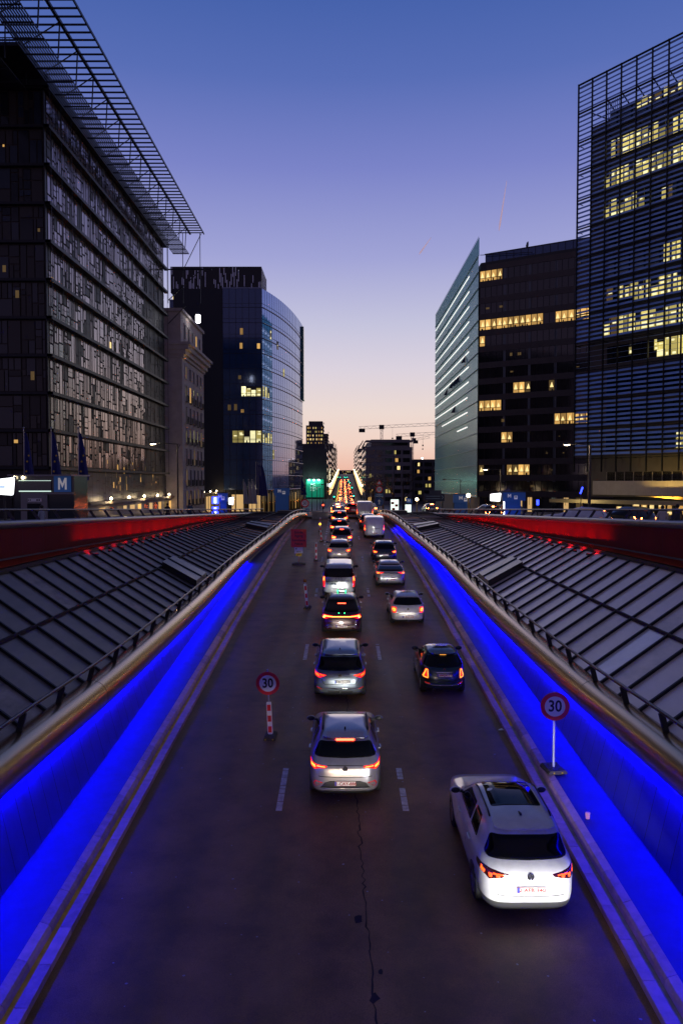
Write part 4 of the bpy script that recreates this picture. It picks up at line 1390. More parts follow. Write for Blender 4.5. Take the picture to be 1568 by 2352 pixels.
# street lamps
def street_lamp(label, px, py_top, Y, head_px, lit=True, dbl=False, zb=None, warm=(1, .74, .42), energy=220, thick=.09, group=None):
    top = atY(px, py_top, Y)
    hd = atY(head_px, py_top + 4, Y)
    zb = plaza_z(Y) if zb is None else zb
    t = thing('street_lamp', label, 'street lamp', (top.x, Y, zb), group)
    h = top.z - zb
    m = MB(); m.tube([(0, 0, 0), (0, 0, 1.2), (0, 0, 1.25), (0, 0, h)], [thick * 1.25, thick * 1.2, thick, thick * .8], 10); m.build('pole', pole_m, t, smooth=False, world=False)
    dx = hd.x - top.x
    for sgn in ((1, -1) if dbl else (1,)):
        m = MB(); m.tube([(-.15 * sgn * math.copysign(1, dx), 0, h), (dx * sgn, 0, h + .12)], .05, 6); m.bar((0, 0, h - .6), (-.3 * math.copysign(1, dx), 0, h), .06); m.build('arm', pole_m, t, world=False)
        m = MB(); m.ball((dx * sgn, 0, h + .1), .34, 12, 1.25, .7, .38); hh = m.build('lamp_head', pole_m, t, smooth=True, world=False)
        m = MB(); m.ball((dx * sgn, 0, h + .02), .28, 12, 1.15, .6, .3); m.build('bulb', warm_lamp if lit else mat('lamp_glass', (.25, .28, .3), .15), hh, smooth=True, world=False)
        if lit and energy: lamp(t, 'POINT', (dx * sgn, 0, h - .25), energy, warm, .2)
    return t
street_lamp('tall street lamp with a long arm before the stone building on the left', 408, 1020, 80, 352, energy=350)
street_lamp('thick street lamp with a bright head before the louvre tower', 1354, 1022, 75, 1301, energy=350, thick=.15)
street_lamp('lit street lamp before the dark windows of the teal glass building', 1149, 1079, 110, 1114, energy=250)
street_lamp('unlit street lamp standing before the teal glass blade', 1057, 1102, 150, 1020, lit=False)
for i, (px, py, Y) in enumerate(((716, 1114, 185), (728, 1119, 215), (735, 1122, 240), (741, 1124, 262), (747, 1125, 285))):
    street_lamp('slim dark unlit lamp post in the row before the green billboard', px, py, Y, px + 24 * 185 / Y, lit=False, zb=road_z(Y), group='dark lamp posts on the left pavement')
for i, (px, py, Y) in enumerate(((893, 1048, 150), (850, 1063, 200), (836, 1068, 240))):
    street_lamp('slim dark unlit lamp post among the bare trees', px + (12 if i == 0 else 0), py, Y, px - 20, lit=False, zb=road_z(Y), group='dark lamp posts on the right pavement')
for label, px, py, Y in (('short yellow lit lamp post beside the blue metro shelter on the right', 1075, 1138, 100), ('short warm lamp post beside the blue M sign at the right', 957, 1147, 130)):
    a = atY(px, py, Y); zb = plaza_z(Y)
    t = thing('bollard_lamp', label, 'lamp', (a.x, Y, zb))
    m = MB(); m.tube([(0, 0, 0), (0, 0, a.z - zb)], .12, 8); m.build('pole', mat('pole_yellow', (.4, .3, .15), .5), t, world=False)
    m = MB(); m.ball((0, 0, a.z - zb), .28, 10); m.build('bulb', warm_lamp, t, world=False)

# rows of lit columns along the far street
ca = mat('column_light', (.6, .5, .3), .5, emit=(1, .62, .26), es=1.5, sample=False)
ch = mat('column_head', (.6, .5, .3), .5, emit=(1, .84, .52), es=4, sample=False)
base_m = {}
def light_column(x, Y, s):
    t = thing('lamp_standard', f"lit lamp standard in the row along the {'right' if s > 0 else 'left'} pavement of the far street", 'street lamp', (x, Y, road_z(Y) + .13), f"lit lamp standards on the {'right' if s > 0 else 'left'} pavement")
    if not base_m:
        base_m['m'] = MB().tube([(0, 0, 0), (0, 0, 4.4)], .12, 6).build('post', pole_m, t, world=False).data
        base_m['a'] = MB().box(-.2, .2, -.12, .12, 2.8, 6.6).build('light_tube', ca, t, world=False).data
        m = MB(); m.box(-.6, .6, -.3, .3, 7.4, 7.95); m.box(-.1, .1, -.1, .1, 6.9, 7.4)
        base_m['h'] = m.build('lamp_head', ch, t, world=False).data
    else:
        for n, k in (('post', 'm'), ('light_tube', 'a'), ('lamp_head', 'h')): link(n, base_m[k], t, False)
for s in (-1, 1):
    Y = 398.0
    while Y < 860:
        light_column(street_x(Y) + s * 8.6, Y, s)
        Y += 15
# yellow lane divider of the far street
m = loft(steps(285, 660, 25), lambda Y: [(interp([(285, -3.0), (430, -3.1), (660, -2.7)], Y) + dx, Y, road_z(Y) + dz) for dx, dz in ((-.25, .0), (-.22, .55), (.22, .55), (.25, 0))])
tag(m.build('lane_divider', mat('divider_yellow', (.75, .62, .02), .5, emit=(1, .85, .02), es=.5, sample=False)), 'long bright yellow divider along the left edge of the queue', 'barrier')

# traffic lights
tl_red = mat('signal_red', (.4, .0, .0), .4, emit=(1, .05, .02), es=9, sample=False)
tl_green = mat('signal_green', (.0, .3, .2), .4, emit=(.04, 1, .62), es=4, sample=False)
tl_off = mat('signal_off', (.015, .012, .01), .4)
def signal(label, px, py, Y, red, group=None, big=1.0):
    a = atY(px, py, Y)
    zb = road_z(Y)
    t = thing('traffic_light', label, 'traffic light', (a.x, Y, zb), group)
    h = a.z - zb
    m = MB(); m.tube([(0, .1, 0), (0, .1, h + .6)], .07, 6); m.build('pole', pole_m, t, world=False)
    m = MB(); m.box(-.2 * big, .2 * big, -.15, .1, h - .8 * big, h + .5 * big); m.build('housing', sign_black, t, world=False)
    for k in range(3):
        on = (k == 2) if red else (k == 0)
        z = h - .55 * big + k * .4 * big
        if on: z = h
        m = MB(); m.lathe([(0, -.17), (.17 * big, -.17), (.17 * big, -.15)], (0, 0, z if on else z - (.45 * big if z > h - .2 else 0)), 'y', 12)
        m.build('lens', (tl_red if red else tl_green) if on else tl_off, t, world=False)
signal('red traffic light on the left pavement beyond the ramp', 742, 1160, 150, True)
signal('red traffic light on the right pavement beyond the ramp', 827, 1160, 160, True)
signal('large red traffic light above the right lane of the far jam', 804, 1130, 330, True, None, 2.2)
for i, (px, py, Y) in enumerate(((808, 1120, 380), (803, 1109, 520), (800, 1105, 560), (793, 1097, 680), (797, 1096, 690), (791, 1096, 700), (776, 1096, 705), (781, 1096, 710), (767, 1141, 320), (812, 1139, 330))):
    signal('small green traffic light among the queue on the far street', px, py, Y, False, 'green traffic lights down the street', 1.8)

# round signs beyond the ramp
def sign_post(label, px, py, Y, r, items):
    a = atY(px, py, Y)
    zb = road_z(Y)
    t = thing('traffic_sign', label, 'traffic sign', (a.x, Y, zb))
    m = MB(); m.tube([(0, .05, 0), (0, .05, a.z - zb + r * 2)], .04, 6); m.build('pole', galv, t, world=False)
    h = a.z - zb
    speed_disc(t, (0, -.02, h), r, '50')
    for kind, z, w in items:
        if kind == 'blue':
            b = MB().box(-w, w, -.03, -.01, h + z - .32, h + z + .32).build('plate', mat('plate_sky', (.05, .22, .36), .4), t, world=False)
            for i, s_ in enumerate(('Rappel', 'Herhaling')): lettering(s_, .32, sign_white, (0, -.033, h + z + .14 - .3 * i), b, world=False, extrude=.001)
        if kind == 'arrow':
            b = MB().lathe([(0, -.02), (w, -.02), (w, 0)], (0, 0, h + z), 'y', 24).build('blue_disc', sign_blue, t, world=False)
            MB().add([(x, -.025, h + z + q) for x, q in ((-.1, -.4), (.1, -.4), (.1, .1), (.3, .1), (0, .45), (-.3, .1), (-.1, .1))], [(0, 1, 2, 3, 4, 5, 6)]).build('arrow', sign_white, b, world=False)
        if kind == 'tri':
            b = MB().prism([(-w, -w * .6), (w, -w * .6), (0, w)], (0, -.02, h + z), (1, 0, 0), (0, 0, 1), -.02).build('warning_plate', sign_red, t, world=False)
            MB().add([(-w * .6, -.024, h + z - w * .36), (w * .6, -.024, h + z - w * .36), (0, -.024, h + z + w * .55)], [(0, 1, 2)]).build('plate_face', sign_white, b, world=False)
sign_post('50 speed sign with a blue plate below, left of the ramp end', 700, 1156, 92, .52, [('blue', -.98, .52)])
sign_post('50 speed sign between a red warning triangle and a blue arrow disc, right pavement', 797 + 0, 1131, 120, .55, []) if False else None
sign_post('50 speed sign between a red warning triangle and a blue arrow disc, right pavement', 870.5, 1124, 130, .62, [('tri', 1.15, .6), ('blue', -1.05, .75), ('arrow', -2.2, .78)])

def letter_m(parent, c, h, m, t=.02, w=.95):
    P = [(-.5, -.5), (-.5, .5), (-.27, .5), (0, .02), (.27, .5), (.5, .5), (.5, -.5), (.29, -.5), (.29, .14), (0, -.36), (-.29, .14), (-.29, -.5)]
    return MB().prism([(a * h * w, b * h) for a, b in P], c, (1, 0, 0), (0, 0, 1), t).build('lettering', m, parent, world=False)
# metro kiosk, screens, shelters
def glass_kiosk():
    a, b = atY(28, 1090, 60), atY(166, 1090, 60)
    z0 = plaza_z(60)
    t = thing('metro_kiosk', 'glass metro lift kiosk with a blue M panel at the left edge', 'kiosk', (a.x, 60, z0))
    zt = a.z
    x0, x1 = a.x, b.x
    m = MB(); m.box(x0 - .2, x1 + .1, 59.6, 64, zt - .12, zt); m.build('roof', mat('kiosk_roof', (.30, .27, .26), .5), t)
    kb = MB().box(x0, x1, 60.4, 63.6, z0, zt - .12).build('body', mat('kiosk_glass', (.02, .03, .035), .12, ior=1.7), t)
    pa, pb = atY(124.5, 1092, 60.3), atY(163.5, 1130, 60.3)
    pm = MB().box(pa.x, pb.x, 60.25, 60.38, pb.z, pa.z).build('m_panel', mat('metro_blue', (.03, .10, .32), .4, emit=(.05, .16, .5), es=.12, sample=False), t)
    letter_m(pm, Vector(((pa.x + pb.x) / 2 + .02, 60.24, (pa.z + pb.z) / 2)), .95, mat('m_white', (.6, .6, .62), .5, emit=(.8, .75, .8), es=.22, sample=False), w=.72)
    m = MB(); m.box(pa.x - .9, pb.x + .2, 60.1, 60.4, pb.z - .18, pb.z - .04); m.build('ledge', mat('kiosk_roof', (0, 0, 0)), t)
    la, lb = atY(44, 1104, 60.3), atY(118, 1128, 60.3)
    m = MB(); m.box(la.x, lb.x, 60.3, 60.36, lb.z, la.z); m.build('glazing', mat('kiosk_pane', (.015, .04, .04), .1, ior=1.8), t)
    m = MB(); m.box(la.x, lb.x, 60.26, 60.3, lb.z - .05, lb.z + .03); m.box(la.x, lb.x, 60.26, 60.3, la.z - .02, la.z + .02); m.build('light_strip', mat('kiosk_led', (.5, .7, .6), .5, emit=(.75, 1, .88), es=.9, sample=False), t)
    d0, d1 = atY(48, 1132, 60.2), atY(109, 1132, 60.2)
    m = MB(); m.box(d0.x, d1.x, 60.2, 60.4, z0, d0.z); m.build('lift_front', mat('lift_steel', (.24, .24, .26), .4, metal=.6), t)
    s0, s1 = atY(65, 1145, 60.15), atY(96, 1152, 60.15)
    sg = MB().box(s0.x, s1.x, 60.12, 60.18, s1.z, s0.z).build('lift_sign', sign_white, t)
    m = MB()
    for q in (.06, .2): m.lathe([(0, 0), (.06, 0)], (s0.x + q, 60.115, (s0.z + s1.z) / 2), 'y', 8)
    for q in (.75, .92): m.box(s0.x + q - .06, s0.x + q + .06, 60.112, 60.116, (s0.z + s1.z) / 2 - .07, (s0.z + s1.z) / 2 + .07)
    m.build('pictograms', sign_black, sg, world=False)
    m = MB(); m.box((d0.x + d1.x) / 2 - .55, (d0.x + d1.x) / 2 + .55, 60.16, 60.2, z0, s1.z - .15); m.build('door', black_glass, t)
    for px in (34, 53): 
        q = atY(px, 1097, 60.2); m = MB(); m.ball(q, .13, 8); m.build('downlight', warm_lamp, t)
glass_kiosk()
def screen(label, x0, x1, y0, y1, Y, txt='', zb=None, blue=True):
    a, b = atY(x0, y0, Y), atY(x1, y1, Y)
    zb = plaza_z(Y) if zb is None else zb
    t = thing('info_screen', label, 'screen', ((a.x + b.x) / 2, Y, zb))
    w, h = b.x - a.x, a.z - b.z
    cx, cz = (a.x + b.x) / 2, (a.z + b.z) / 2
    poly = round_poly2([(-w / 2, -h * .42), (w * .42, -h / 2), (w / 2, h / 2), (-w / 2, h * .36)], min(w, h) * .12)
    m = MB(); m.prism([(p[0] * 1.08, p[1] * 1.1) for p in poly], (cx, Y + .02, cz), (1, 0, 0), (0, 0, 1), -.12); m.build('case', pole_m, t)
    m = MB(); m.prism(poly, (cx, Y - .0, cz), (1, 0, 0), (0, 0, 1), -.02)
    s_ = m.build('screen', screen_w, t)
    if txt:
        m = MB(); m.box(cx - w * .3, cx + w * .05, Y - .006, Y - .002, cz - h * .09, cz + h * .02); m.build('text_line', mat('screen_ink', (.2, .3, .5), .5, emit=(.35, .5, .8), es=1, sample=False), s_, world=False)
    m = MB(); m.tube([(cx, Y + .08, zb), (cx, Y + .08, cz - h * .5)], .08, 8)
    m.tube([(cx + w * .5 * math.cos(R(q)), Y + .06, cz - h * .3 + h * .45 * math.sin(R(q))) for q in range(180, 361, 20)], .04, 6)
    m.build('stand', pole_m, t)
screen('large white lit information screen cut by the left edge of the view', -16, 35.5, 1096, 1138, 45, 'x')
screen('white lit information screen beside the blue metro shelter on the right plaza', 1125, 1150, 1132, 1152, 62, 'x')
screen('small white lit screen at the blue metro entrance on the left', 525, 537, 1141, 1160, 120)
def metro_shelter(label, x0, x1, y0, y1, Y, cx, colm_=True):
    a, b = atY(x0, y0, Y), atY(x1, y1, Y)
    zb = plaza_z(Y)
    t = thing('metro_shelter', label, 'shelter', ((a.x + b.x) / 2, Y, zb))
    bl = mat('shelter_blue', (.02, .08, .26), .3, emit=(.02, .08, .3), es=.14, sample=False)
    p = MB().box(a.x, b.x, Y, Y + .15, b.z, a.z).build('fascia', bl, t)
    s_ = (a.z - b.z)
    letter_m(p, Vector((a.x + (b.x - a.x) * cx, Y - .01, a.z - s_ * .4)), s_ * .42, mat('m_white', (1, 1, 1)))
    m = MB()                                        # train pictogram
    x = a.x + (b.x - a.x) * (cx + .28); z = a.z - s_ * .62; k = s_ * .2
    m.box(x - k, x + k, Y - .012, Y - .004, z - k, z + k * 1.1)
    m.use(1); m.box(x - k * .7, x + k * .7, Y - .016, Y - .012, z + .0, z + k * .7)
    m.build('pictogram', [mat('m_white', (1, 1, 1)), bl], p, world=False)
    m = MB()
    for x in (a.x + .1, b.x - .1): m.box(x - .07, x + .07, Y + .02, Y + .16, zb, b.z)
    m.box(a.x, b.x, Y, Y + 2.5, a.z, a.z + .1)
    m.build('frame', pole_m, t)
    m = MB(); m.box(a.x + .2, b.x - .2, Y + .9, Y + 1.0, zb, b.z); m.build('back_panel', bl, t)
    return t, a, b, zb
t, a, b, zb = metro_shelter('blue metro entrance with two glowing blue pillars on the left pavement', 500, 523, 1133, 1152, 118, .25)
for px in (494.5, ):
    for y0, y1 in ((1141, 1157), (1164, 1172), (1174, 1181)):
        q, r_ = atY(px, y0, 117), atY(px, y1, 117)
        m = MB(); m.box(q.x - .5, q.x + .5, 117, 117.2, r_.z, q.z); m.build('blue_light', blue_glow, t)
        m = MB(); m.box(q.x - .17, q.x + .17, 116.95, 117, r_.z + .1, q.z - .1); m.build('white_light', screen_w, t)
lamp(t, 'POINT', Vector((a.x - .3, 116.4, -3.4)) - t.location, 90, (.05, .1, 1), .2)
t, a, b, zb = metro_shelter('blue metro shelter with M and train sign on the right plaza', 1153, 1206, 1131, 1150, 66, .3)
lamp(t, 'POINT', Vector((a.x + .8, 65.2, -3.0)) - t.location, 40, (.04, .08, 1), .2)
m = MB(); q = atY(1157, 1152, 65); m.box(q.x - .06, q.x + .06, 65, 65.1, -3.3, q.z); m.build('blue_light', screen_w, t)
metro_shelter('dim blue metro shelter in front of the teal glass blade', 1040, 1079, 1136, 1155, 112, .45)
metro_shelter('dim blue metro shelter before the curved glass building', 629, 665, 1121, 1138, 150, .35)
for label, px, y0, y1, Y in (('short glowing blue light pillar on the right plaza', 1234, 1148, 1160, 72), ('slanted glowing blue light figure before the louvre tower', 1334, 1119, 1134, 84)):
    q, r_ = atY(px, y0, Y), atY(px, y1, Y)
    t = thing('blue_pillar', label, 'light', (q.x, Y, plaza_z(Y)))
    m = MB(); m.bar((q.x + (.15 if px > 1300 else 0), Y, q.z), (q.x - (.1 if px > 1300 else 0), Y, r_.z), .22, .12); m.build('light_tube', blue_glow, t)
    m = MB(); m.tube([(q.x, Y + .1, plaza_z(Y)), (q.x, Y + .1, r_.z)], .06, 6); m.build('post', pole_m, t)
# blue direction board with an arrow, M totem and white display case (right)
a, b = atY(974, 1134, 120), atY(1020, 1151, 120)
t = thing('direction_board', 'wide dark blue direction board with a white arrow pointing right', 'sign', ((a.x + b.x) / 2, 120, plaza_z(120)))
bd = MB().box(a.x, b.x, 120, 120.15, b.z, a.z).build('board', mat('board_navy', (.008, .02, .07), .5), t)
m = MB(); zc = (a.z + b.z) / 2
for dz in (-.2, .2): m.box(a.x + .3, b.x - .7, 119.97, 119.99, zc + dz - .03, zc + dz + .03)
m.bar((b.x - .45, 119.98, zc + .3), (b.x - .2, 119.98, zc), .07, .02, up=(0, 1, 0)); m.bar((b.x - .45, 119.98, zc - .3), (b.x - .2, 119.98, zc), .07, .02, up=(0, 1, 0))
m.build('arrow', mat('arrow_pale', (.25, .4, .55), .5), bd, world=False)
for x in (a.x + .3, b.x - .3): MB().box(x - .08, x + .08, 120.02, 120.12, plaza_z(120), b.z).build('post', pole_m, t)
MB().box(a.x + .8, b.x - .5, 119.99, 120.1, a.z, a.z + .55).build('upper_plate', bd.data.materials[0], t)
a, b = atY(931, 1143, 110), atY(946, 1155, 110)
t = thing('metro_totem', 'blue metro totem with a white M above a lit display case', 'sign', ((a.x + b.x) / 2, 110, plaza_z(110)))
bd = MB().add([(a.x, 110, a.z + .05), (b.x, 110, a.z - .25), (b.x, 110, b.z - .1), (a.x + .15, 110, b.z), (a.x, 110.2, a.z + .05), (b.x, 110.2, a.z - .25), (b.x, 110.2, b.z - .1), (a.x + .15, 110.2, b.z)], [(0, 1, 2, 3), (7, 6, 5, 4), (0, 4, 5, 1), (1, 5, 6, 2), (2, 6, 7, 3), (3, 7, 4, 0)]).build('head', mat('metro_blue', (0, 0, 0)), t)
letter_m(bd, Vector(((a.x + b.x) / 2, 109.98, (a.z + b.z) / 2 - .05)), .42, mat('m_white', (1, 1, 1)))
m = MB(); q = atY(936, 1159, 110); m.box(q.x - .35, q.x + .5, 110, 110.3, plaza_z(110), q.z); m.build('display_case', mat('case_light', (.7, .8, .75), .5, emit=(.85, 1, .9), es=1.3, sample=False), t)
m = MB(); m.tube([(a.x + .3, 110.1, plaza_z(110)), (a.x + .3, 110.1, b.z)], .08, 6); m.build('pole', pole_m, t)
q = atY(906, 1164, 125)
t = thing('poster_case', 'small bright poster case with red blocks beyond the right tube', 'sign', (q.x, 125, plaza_z(125)))
MB().box(q.x - .65, q.x + .65, 125, 125.2, plaza_z(125), plaza_z(125) + 2.2).build('case', mat('case_light', (0, 0, 0)), t)
m = MB()
for i, zz in ((-.35, 1.6), (.3, 1.2), (-.2, .6)): m.box(q.x + i - .25, q.x + i + .25, 124.97, 125, plaza_z(125) + zz - .2, plaza_z(125) + zz + .2)
m.build('poster', sign_red, t)
# blue flags with gold stars
eu = mat('flag_blue', (.004, .012, .14), .6)
gold_s = mat('flag_gold', (.8, .55, .03), .5)
def flag(label, px, y_top, Y, drop=4.6, w=.85, m_=None, star=True, group='blue flags on poles', zb=None, up=0):
    a = atY(px, y_top, Y)
    zb = plaza_z(Y) if zb is None else zb
    t = thing('flag_pole', label, 'flag', (a.x, Y, zb), group)
    h = a.z - zb
    m = MB(); m.tube([(0, 0, 0), (0, 0, h)], [.07, .04], 8); m.ball((0, 0, h + .06), .09, 8); m.build('pole', galv, t, world=False)
    m = MB()
    n, k = 12, 8
    P = []
    for i in range(n + 1):
        v = i / n
        for j in range(k + 1):
            u = j / k
            ww = w * (.25 + .75 * v ** .7)
            P.append((.06 + ww * u, -.12 * math.sin(u * 9 + v * 2) * (0.4 + v), h - .25 - drop * v - .25 * u * (1 - v)))
    m.add(P, [(i * (k + 1) + j, i * (k + 1) + j + 1, (i + 1) * (k + 1) + j + 1, (i + 1) * (k + 1) + j) for i in range(n) for j in range(k)])
    f = m.build('flag', m_ or eu, t, smooth=True, world=False)
    if star:
        m = MB()
        for (u, v) in ((.5, .62), (.35, .82), (.75, .5)):
            c = (.06 + w * .75 * u, -.24, h - .25 - drop * v)
            pts = []
            for q in range(10):
                rr = .13 if q % 2 == 0 else .055
                pts.append((c[0] + rr * math.sin(q * math.pi / 5), c[1], c[2] + rr * math.cos(q * math.pi / 5)))
            m.add(pts, [tuple(range(10))])
        m.build('stars', gold_s, f, world=False)
for i, px in enumerate((55, 118, 180)):
    flag(['leftmost blue flag hanging on a pole above the metro kiosk', 'blue flag hanging on a pole above the M panel of the kiosk', 'blue flag hanging on a pole between the kiosk and the canopy spotlights'][i], px, 984, 70)
for i, px in enumerate((588, 593, 598)):
    flag('blue flag on a pole before the corner of the curved glass building', px, 1062 + i, 165, 7, 1.6, star=False, group='flag poles at the curved building')
for i, px in enumerate((559, 571, 579)):
    flag('pale vertical banner on a short pole before the blue glass building', px, 1102, 150, 4.6, 1.0, mat('banner_pale', (.42, .42, .46), .7), False, 'pale banners before the blue glass building')
flag('large blue flag hanging at the right end of the curved glass building', 690, 1098, 170, 3.6, 1.4, star=True, group=None)
# green billboard on the first gable
Y = 416.8
a, b = atY(703, 1101, Y), atY(743.5, 1142, Y)
t = thing('billboard', 'green lit billboard with white lettering and three lamps on a gable wall', 'billboard', ((a.x + b.x) / 2, Y, b.z))
bd = MB().box(a.x, b.x, Y - .3, Y, b.z, a.z).build('board', mat('billboard_green', (.01, .22, .14), .6, emit=(.005, .30, .17), es=.45, sample=False), t)
wh = mat('board_white', (.7, .75, .72), .6, emit=(.7, .9, .8), es=.4, sample=False)
for s_, sz, dx, dz in (('WE:', 1.8, 2.3, 3.0), ('building tomorrow', .75, 2.3, 4.4), ('together with', .75, 2.3, 5.3), ('our city', .75, 2.3, 6.2)):
    lettering(s_, sz, wh, Vector((a.x + dx, Y - .34, a.z - dz)), bd, align='LEFT', bold=.02, world=False)
for k in range(3):
    x = a.x + 1.6 + 2.7 * k
    m = MB(); m.ball((x, Y - 1.0, a.z - .3), .55, 10, 1.2, .6, .7); m.build('lamp', mat('green_white_lamp', (.7, 1, .9), .5, emit=(.62, 1, .85), es=6, sample=False), t)
    m = MB(); m.bar((x, Y, a.z + .3), (x, Y - 1, a.z + .1), .12); m.build('lamp_arm', pole_m, t)
    lamp(t, 'POINT', Vector((x, Y - 1.7, a.z - 1.0)) - t.location, 500, (.5, 1, .8), .3)
t = thing('hotel_sign', 'vertical lit white hotel lettering on the left row of houses', 'sign', (street_x(470) - 10.0, 470, 8))
x = t.location.x
lettering('Thon Hotel', 1.5, mat('neon_white', (.8, .8, .7), .5, emit=(1, .86, .6), es=1.6, sample=False), Vector((x, 469.5, 5)), t, rot=(90, 0, 0), bold=.03).data.transform(Matrix.Translation((x, 469.5, 5)) @ Matrix.Rotation(R(90), 4, 'Y') @ Matrix.Translation((-x, -469.5, -5)))
q = MB().box(x - 1.0, x + 1.0, 469.3, 469.6, -3.4, -.9).build('lit_box', mat('neon_box', (.7, .8, .9), .5, emit=(.8, .9, 1), es=1.6, sample=False), t)
MB().box(x - .3, x + 1.2, 469.7, 469.9, -4, 9.5).build('bracket', pole_m, t)
# lantern on the stone building's roof
q = atY(455, 733, 138)
t = thing('roof_lantern', 'very bright white lantern on the roof of the old stone building', 'lamp', (q.x, 138, 30.4))
m = MB(); m.lathe([(.35, -.65), (.45, -.5), (.45, .65), (.35, .8)], (0, 0, q.z - 30.4), 'z', 12); m.build('light', white_hot, t, world=False)
m = MB()
for k in range(6): m.bar((.47 * math.cos(k), .47 * math.sin(k), q.z - 31.1), (.47 * math.cos(k), .47 * math.sin(k), q.z - 29.6), .05)
m.lathe([(.5, .75), (.3, 1.1), (0, 1.25)], (0, 0, q.z - 30.4), 'z', 12); m.tube([(0, 0, -1), (0, 0, q.z - 31)], .1, 6)
m.build('cage', pole_m, t, world=False)

# tower cranes
crane_m = mat('crane_grey', (.45, .40, .38), .6)
def crane(label, px, py_top, Y, jib, py_base, dz=0.0):
    s = Y / FPX
    a = atY(px, py_top, Y)
    bz = atY(px, py_base, Y).z
    t = thing('tower_crane', label, 'crane', (a.x, Y, bz))
    m = MB()
    w = .9
    n = max(3, int((a.z - bz) / 2.2))
    for sx in (-w, w):
        for sy in (-w, w): m.bar((a.x + sx, Y + sy, bz), (a.x + sx, Y + sy, a.z), .28)
    for i in range(n):
        z0, z1 = bz + (a.z - bz) * i / n, bz + (a.z - bz) * (i + 1) / n
        sg = 1 if i % 2 else -1
        m.bar((a.x - w * sg, Y - w, z0), (a.x + w * sg, Y - w, z1), .2)
        m.bar((a.x - w, Y - w, z1), (a.x + w, Y - w, z1), .2)
    if py_base - py_top > 3: m.build('mast', crane_m, t)
    m = MB()
    (xa, ya), (xb, yb) = jib
    p, q = atY(xa, ya, Y), atY(xb, yb, Y)
    n = int((q - p).length / 3)
    for k in range(n):
        u0, u1 = p.lerp(q, k / n), p.lerp(q, (k + 1) / n)
        up = Vector((0, 0, 2.2))
        m.bar(u0, u1, .22); m.bar(u0 + up, u1 + up, .22)
        m.bar(u0, u1 + up, .16) if k % 2 else m.bar(u0 + up, u1, .16)
    m.build('jib', crane_m, t)
    m = MB(); m.box(p.x, p.x + 5, Y - 1.2, Y + 1.2, p.z - 2.5, p.z + .5); m.box(a.x - 2, a.x + 2, Y - 1.5, Y + 1.5, a.z - 1, a.z + 2.5); m.build('counterweight_and_cab', steel, t)
    m = MB(); x = a.x + 9; m.bar((x, Y, a.z), (x, Y, a.z - 8), .12); m.box(x - .6, x + .6, Y - .5, Y + .5, a.z - 9.2, a.z - 8); m.build('hook', steel, t)
crane('large tower crane with a long level jib above the grey office block', 876, 983, 620, ((824, 986), (1003, 977)), 1014)
crane('second tower crane, lower jib, behind the right edge of the grey block', 946.5, 1000, 640, ((909, 1003), (1003, 998)), 1066)
crane('third crane of which only a short tilted jib shows behind the second', 950, 1012, 760, ((948, 1013), (987, 1006)), 1013)
# contrails
con = bpy.data.materials.new('contrail'); con.use_nodes = True
_n, _l = con.node_tree.nodes, con.node_tree.links
_n.clear()
_o = _n.new('ShaderNodeOutputMaterial'); _mx = _n.new('ShaderNodeMixShader'); _t = _n.new('ShaderNodeBsdfTransparent'); _d = _n.new('ShaderNodeBsdfTranslucent'); _d.inputs[0].default_value = (1, 1, 1, 1)
_mx.inputs[0].default_value = .6
_l.new(_t.outputs[0], _mx.inputs[1]); _l.new(_d.outputs[0], _mx.inputs[2]); _l.new(_mx.outputs[0], _o.inputs[0])
for label, p0, p1 in (('short faint vapour trail slanting low in the middle of the sky', (990, 545), (962, 584)), ('thin steep vapour trail higher up near the right towers', (1163, 415), (1145, 530))):
    a, b = atY(*p0, 7000), atY(*p1, 7000)
    m = MB(); m.tube([a.lerp(b, k / 8) for k in range(9)], [2 + 7 * k / 8 for k in range(8)] + [3], 6)
    tag(m.build('vapour_trail', con), label, 'vapour trail')

# bare winter trees
bark = mat('bark', (.055, .038, .028), .9)
def bare_tree(label, x, Y, h, seed):
    r = random.Random(seed)
    t = thing('bare_tree', label, 'tree', (x, Y, road_z(Y) + .1), 'bare trees on the right pavement')
    tr, cw = MB(), MB()
    def grow(p, d, L, rad, depth):
        q = p + d * L
        (tr if depth < 2 else cw).tube([p, p.lerp(q, .5) + Vector((r.uniform(-.1, .1), r.uniform(-.1, .1), 0)) * L * .3, q], [rad, rad * .85, rad * .65], 5 if depth < 3 else 3, cap=False)
        if depth >= 5: return
        for k in range(r.choice([2, 3, 3])):
            a = Vector((r.gauss(0, 1), r.gauss(0, 1), r.gauss(.3, .6))).normalized()
            grow(p.lerp(q, r.uniform(.55, 1)), (d * .62 + a * .62).normalized(), L * r.uniform(.6, .82), rad * .58, depth + 1)
    grow(Vector((0, 0, 0)), Vector((r.uniform(-.05, .05), 0, 1)).normalized(), h * .3, h * .018, 0)
    tr.build('trunk', bark, t, world=False); cw.build('crown', bark, t, world=False)
for i, (px, Y, h) in enumerate(((858, 230, 15), (880, 215, 17), (903, 195, 16), (925, 185, 14), (842, 260, 13))):
    a = atY(px, 1150, Y)
    bare_tree('bare winter tree in the row before the grey office block', a.x, Y, h, 90 + i)
t = thing('warm_ground_lamp', 'small warm lamp at the foot of the bare trees', 'lamp', (atY(873, 1160, 200).x, 200, road_z(200)))
MB().ball((0, -.3, 2.2), .25, 8).build('bulb', warm_lamp, t, world=False); MB().tube([(0, 0, 0), (0, -.3, 2.1)], .06, 6).build('post', pole_m, t, world=False)
lamp(t, 'POINT', (0, -1, 2.6), 2600, (1, .55, .2), .3)
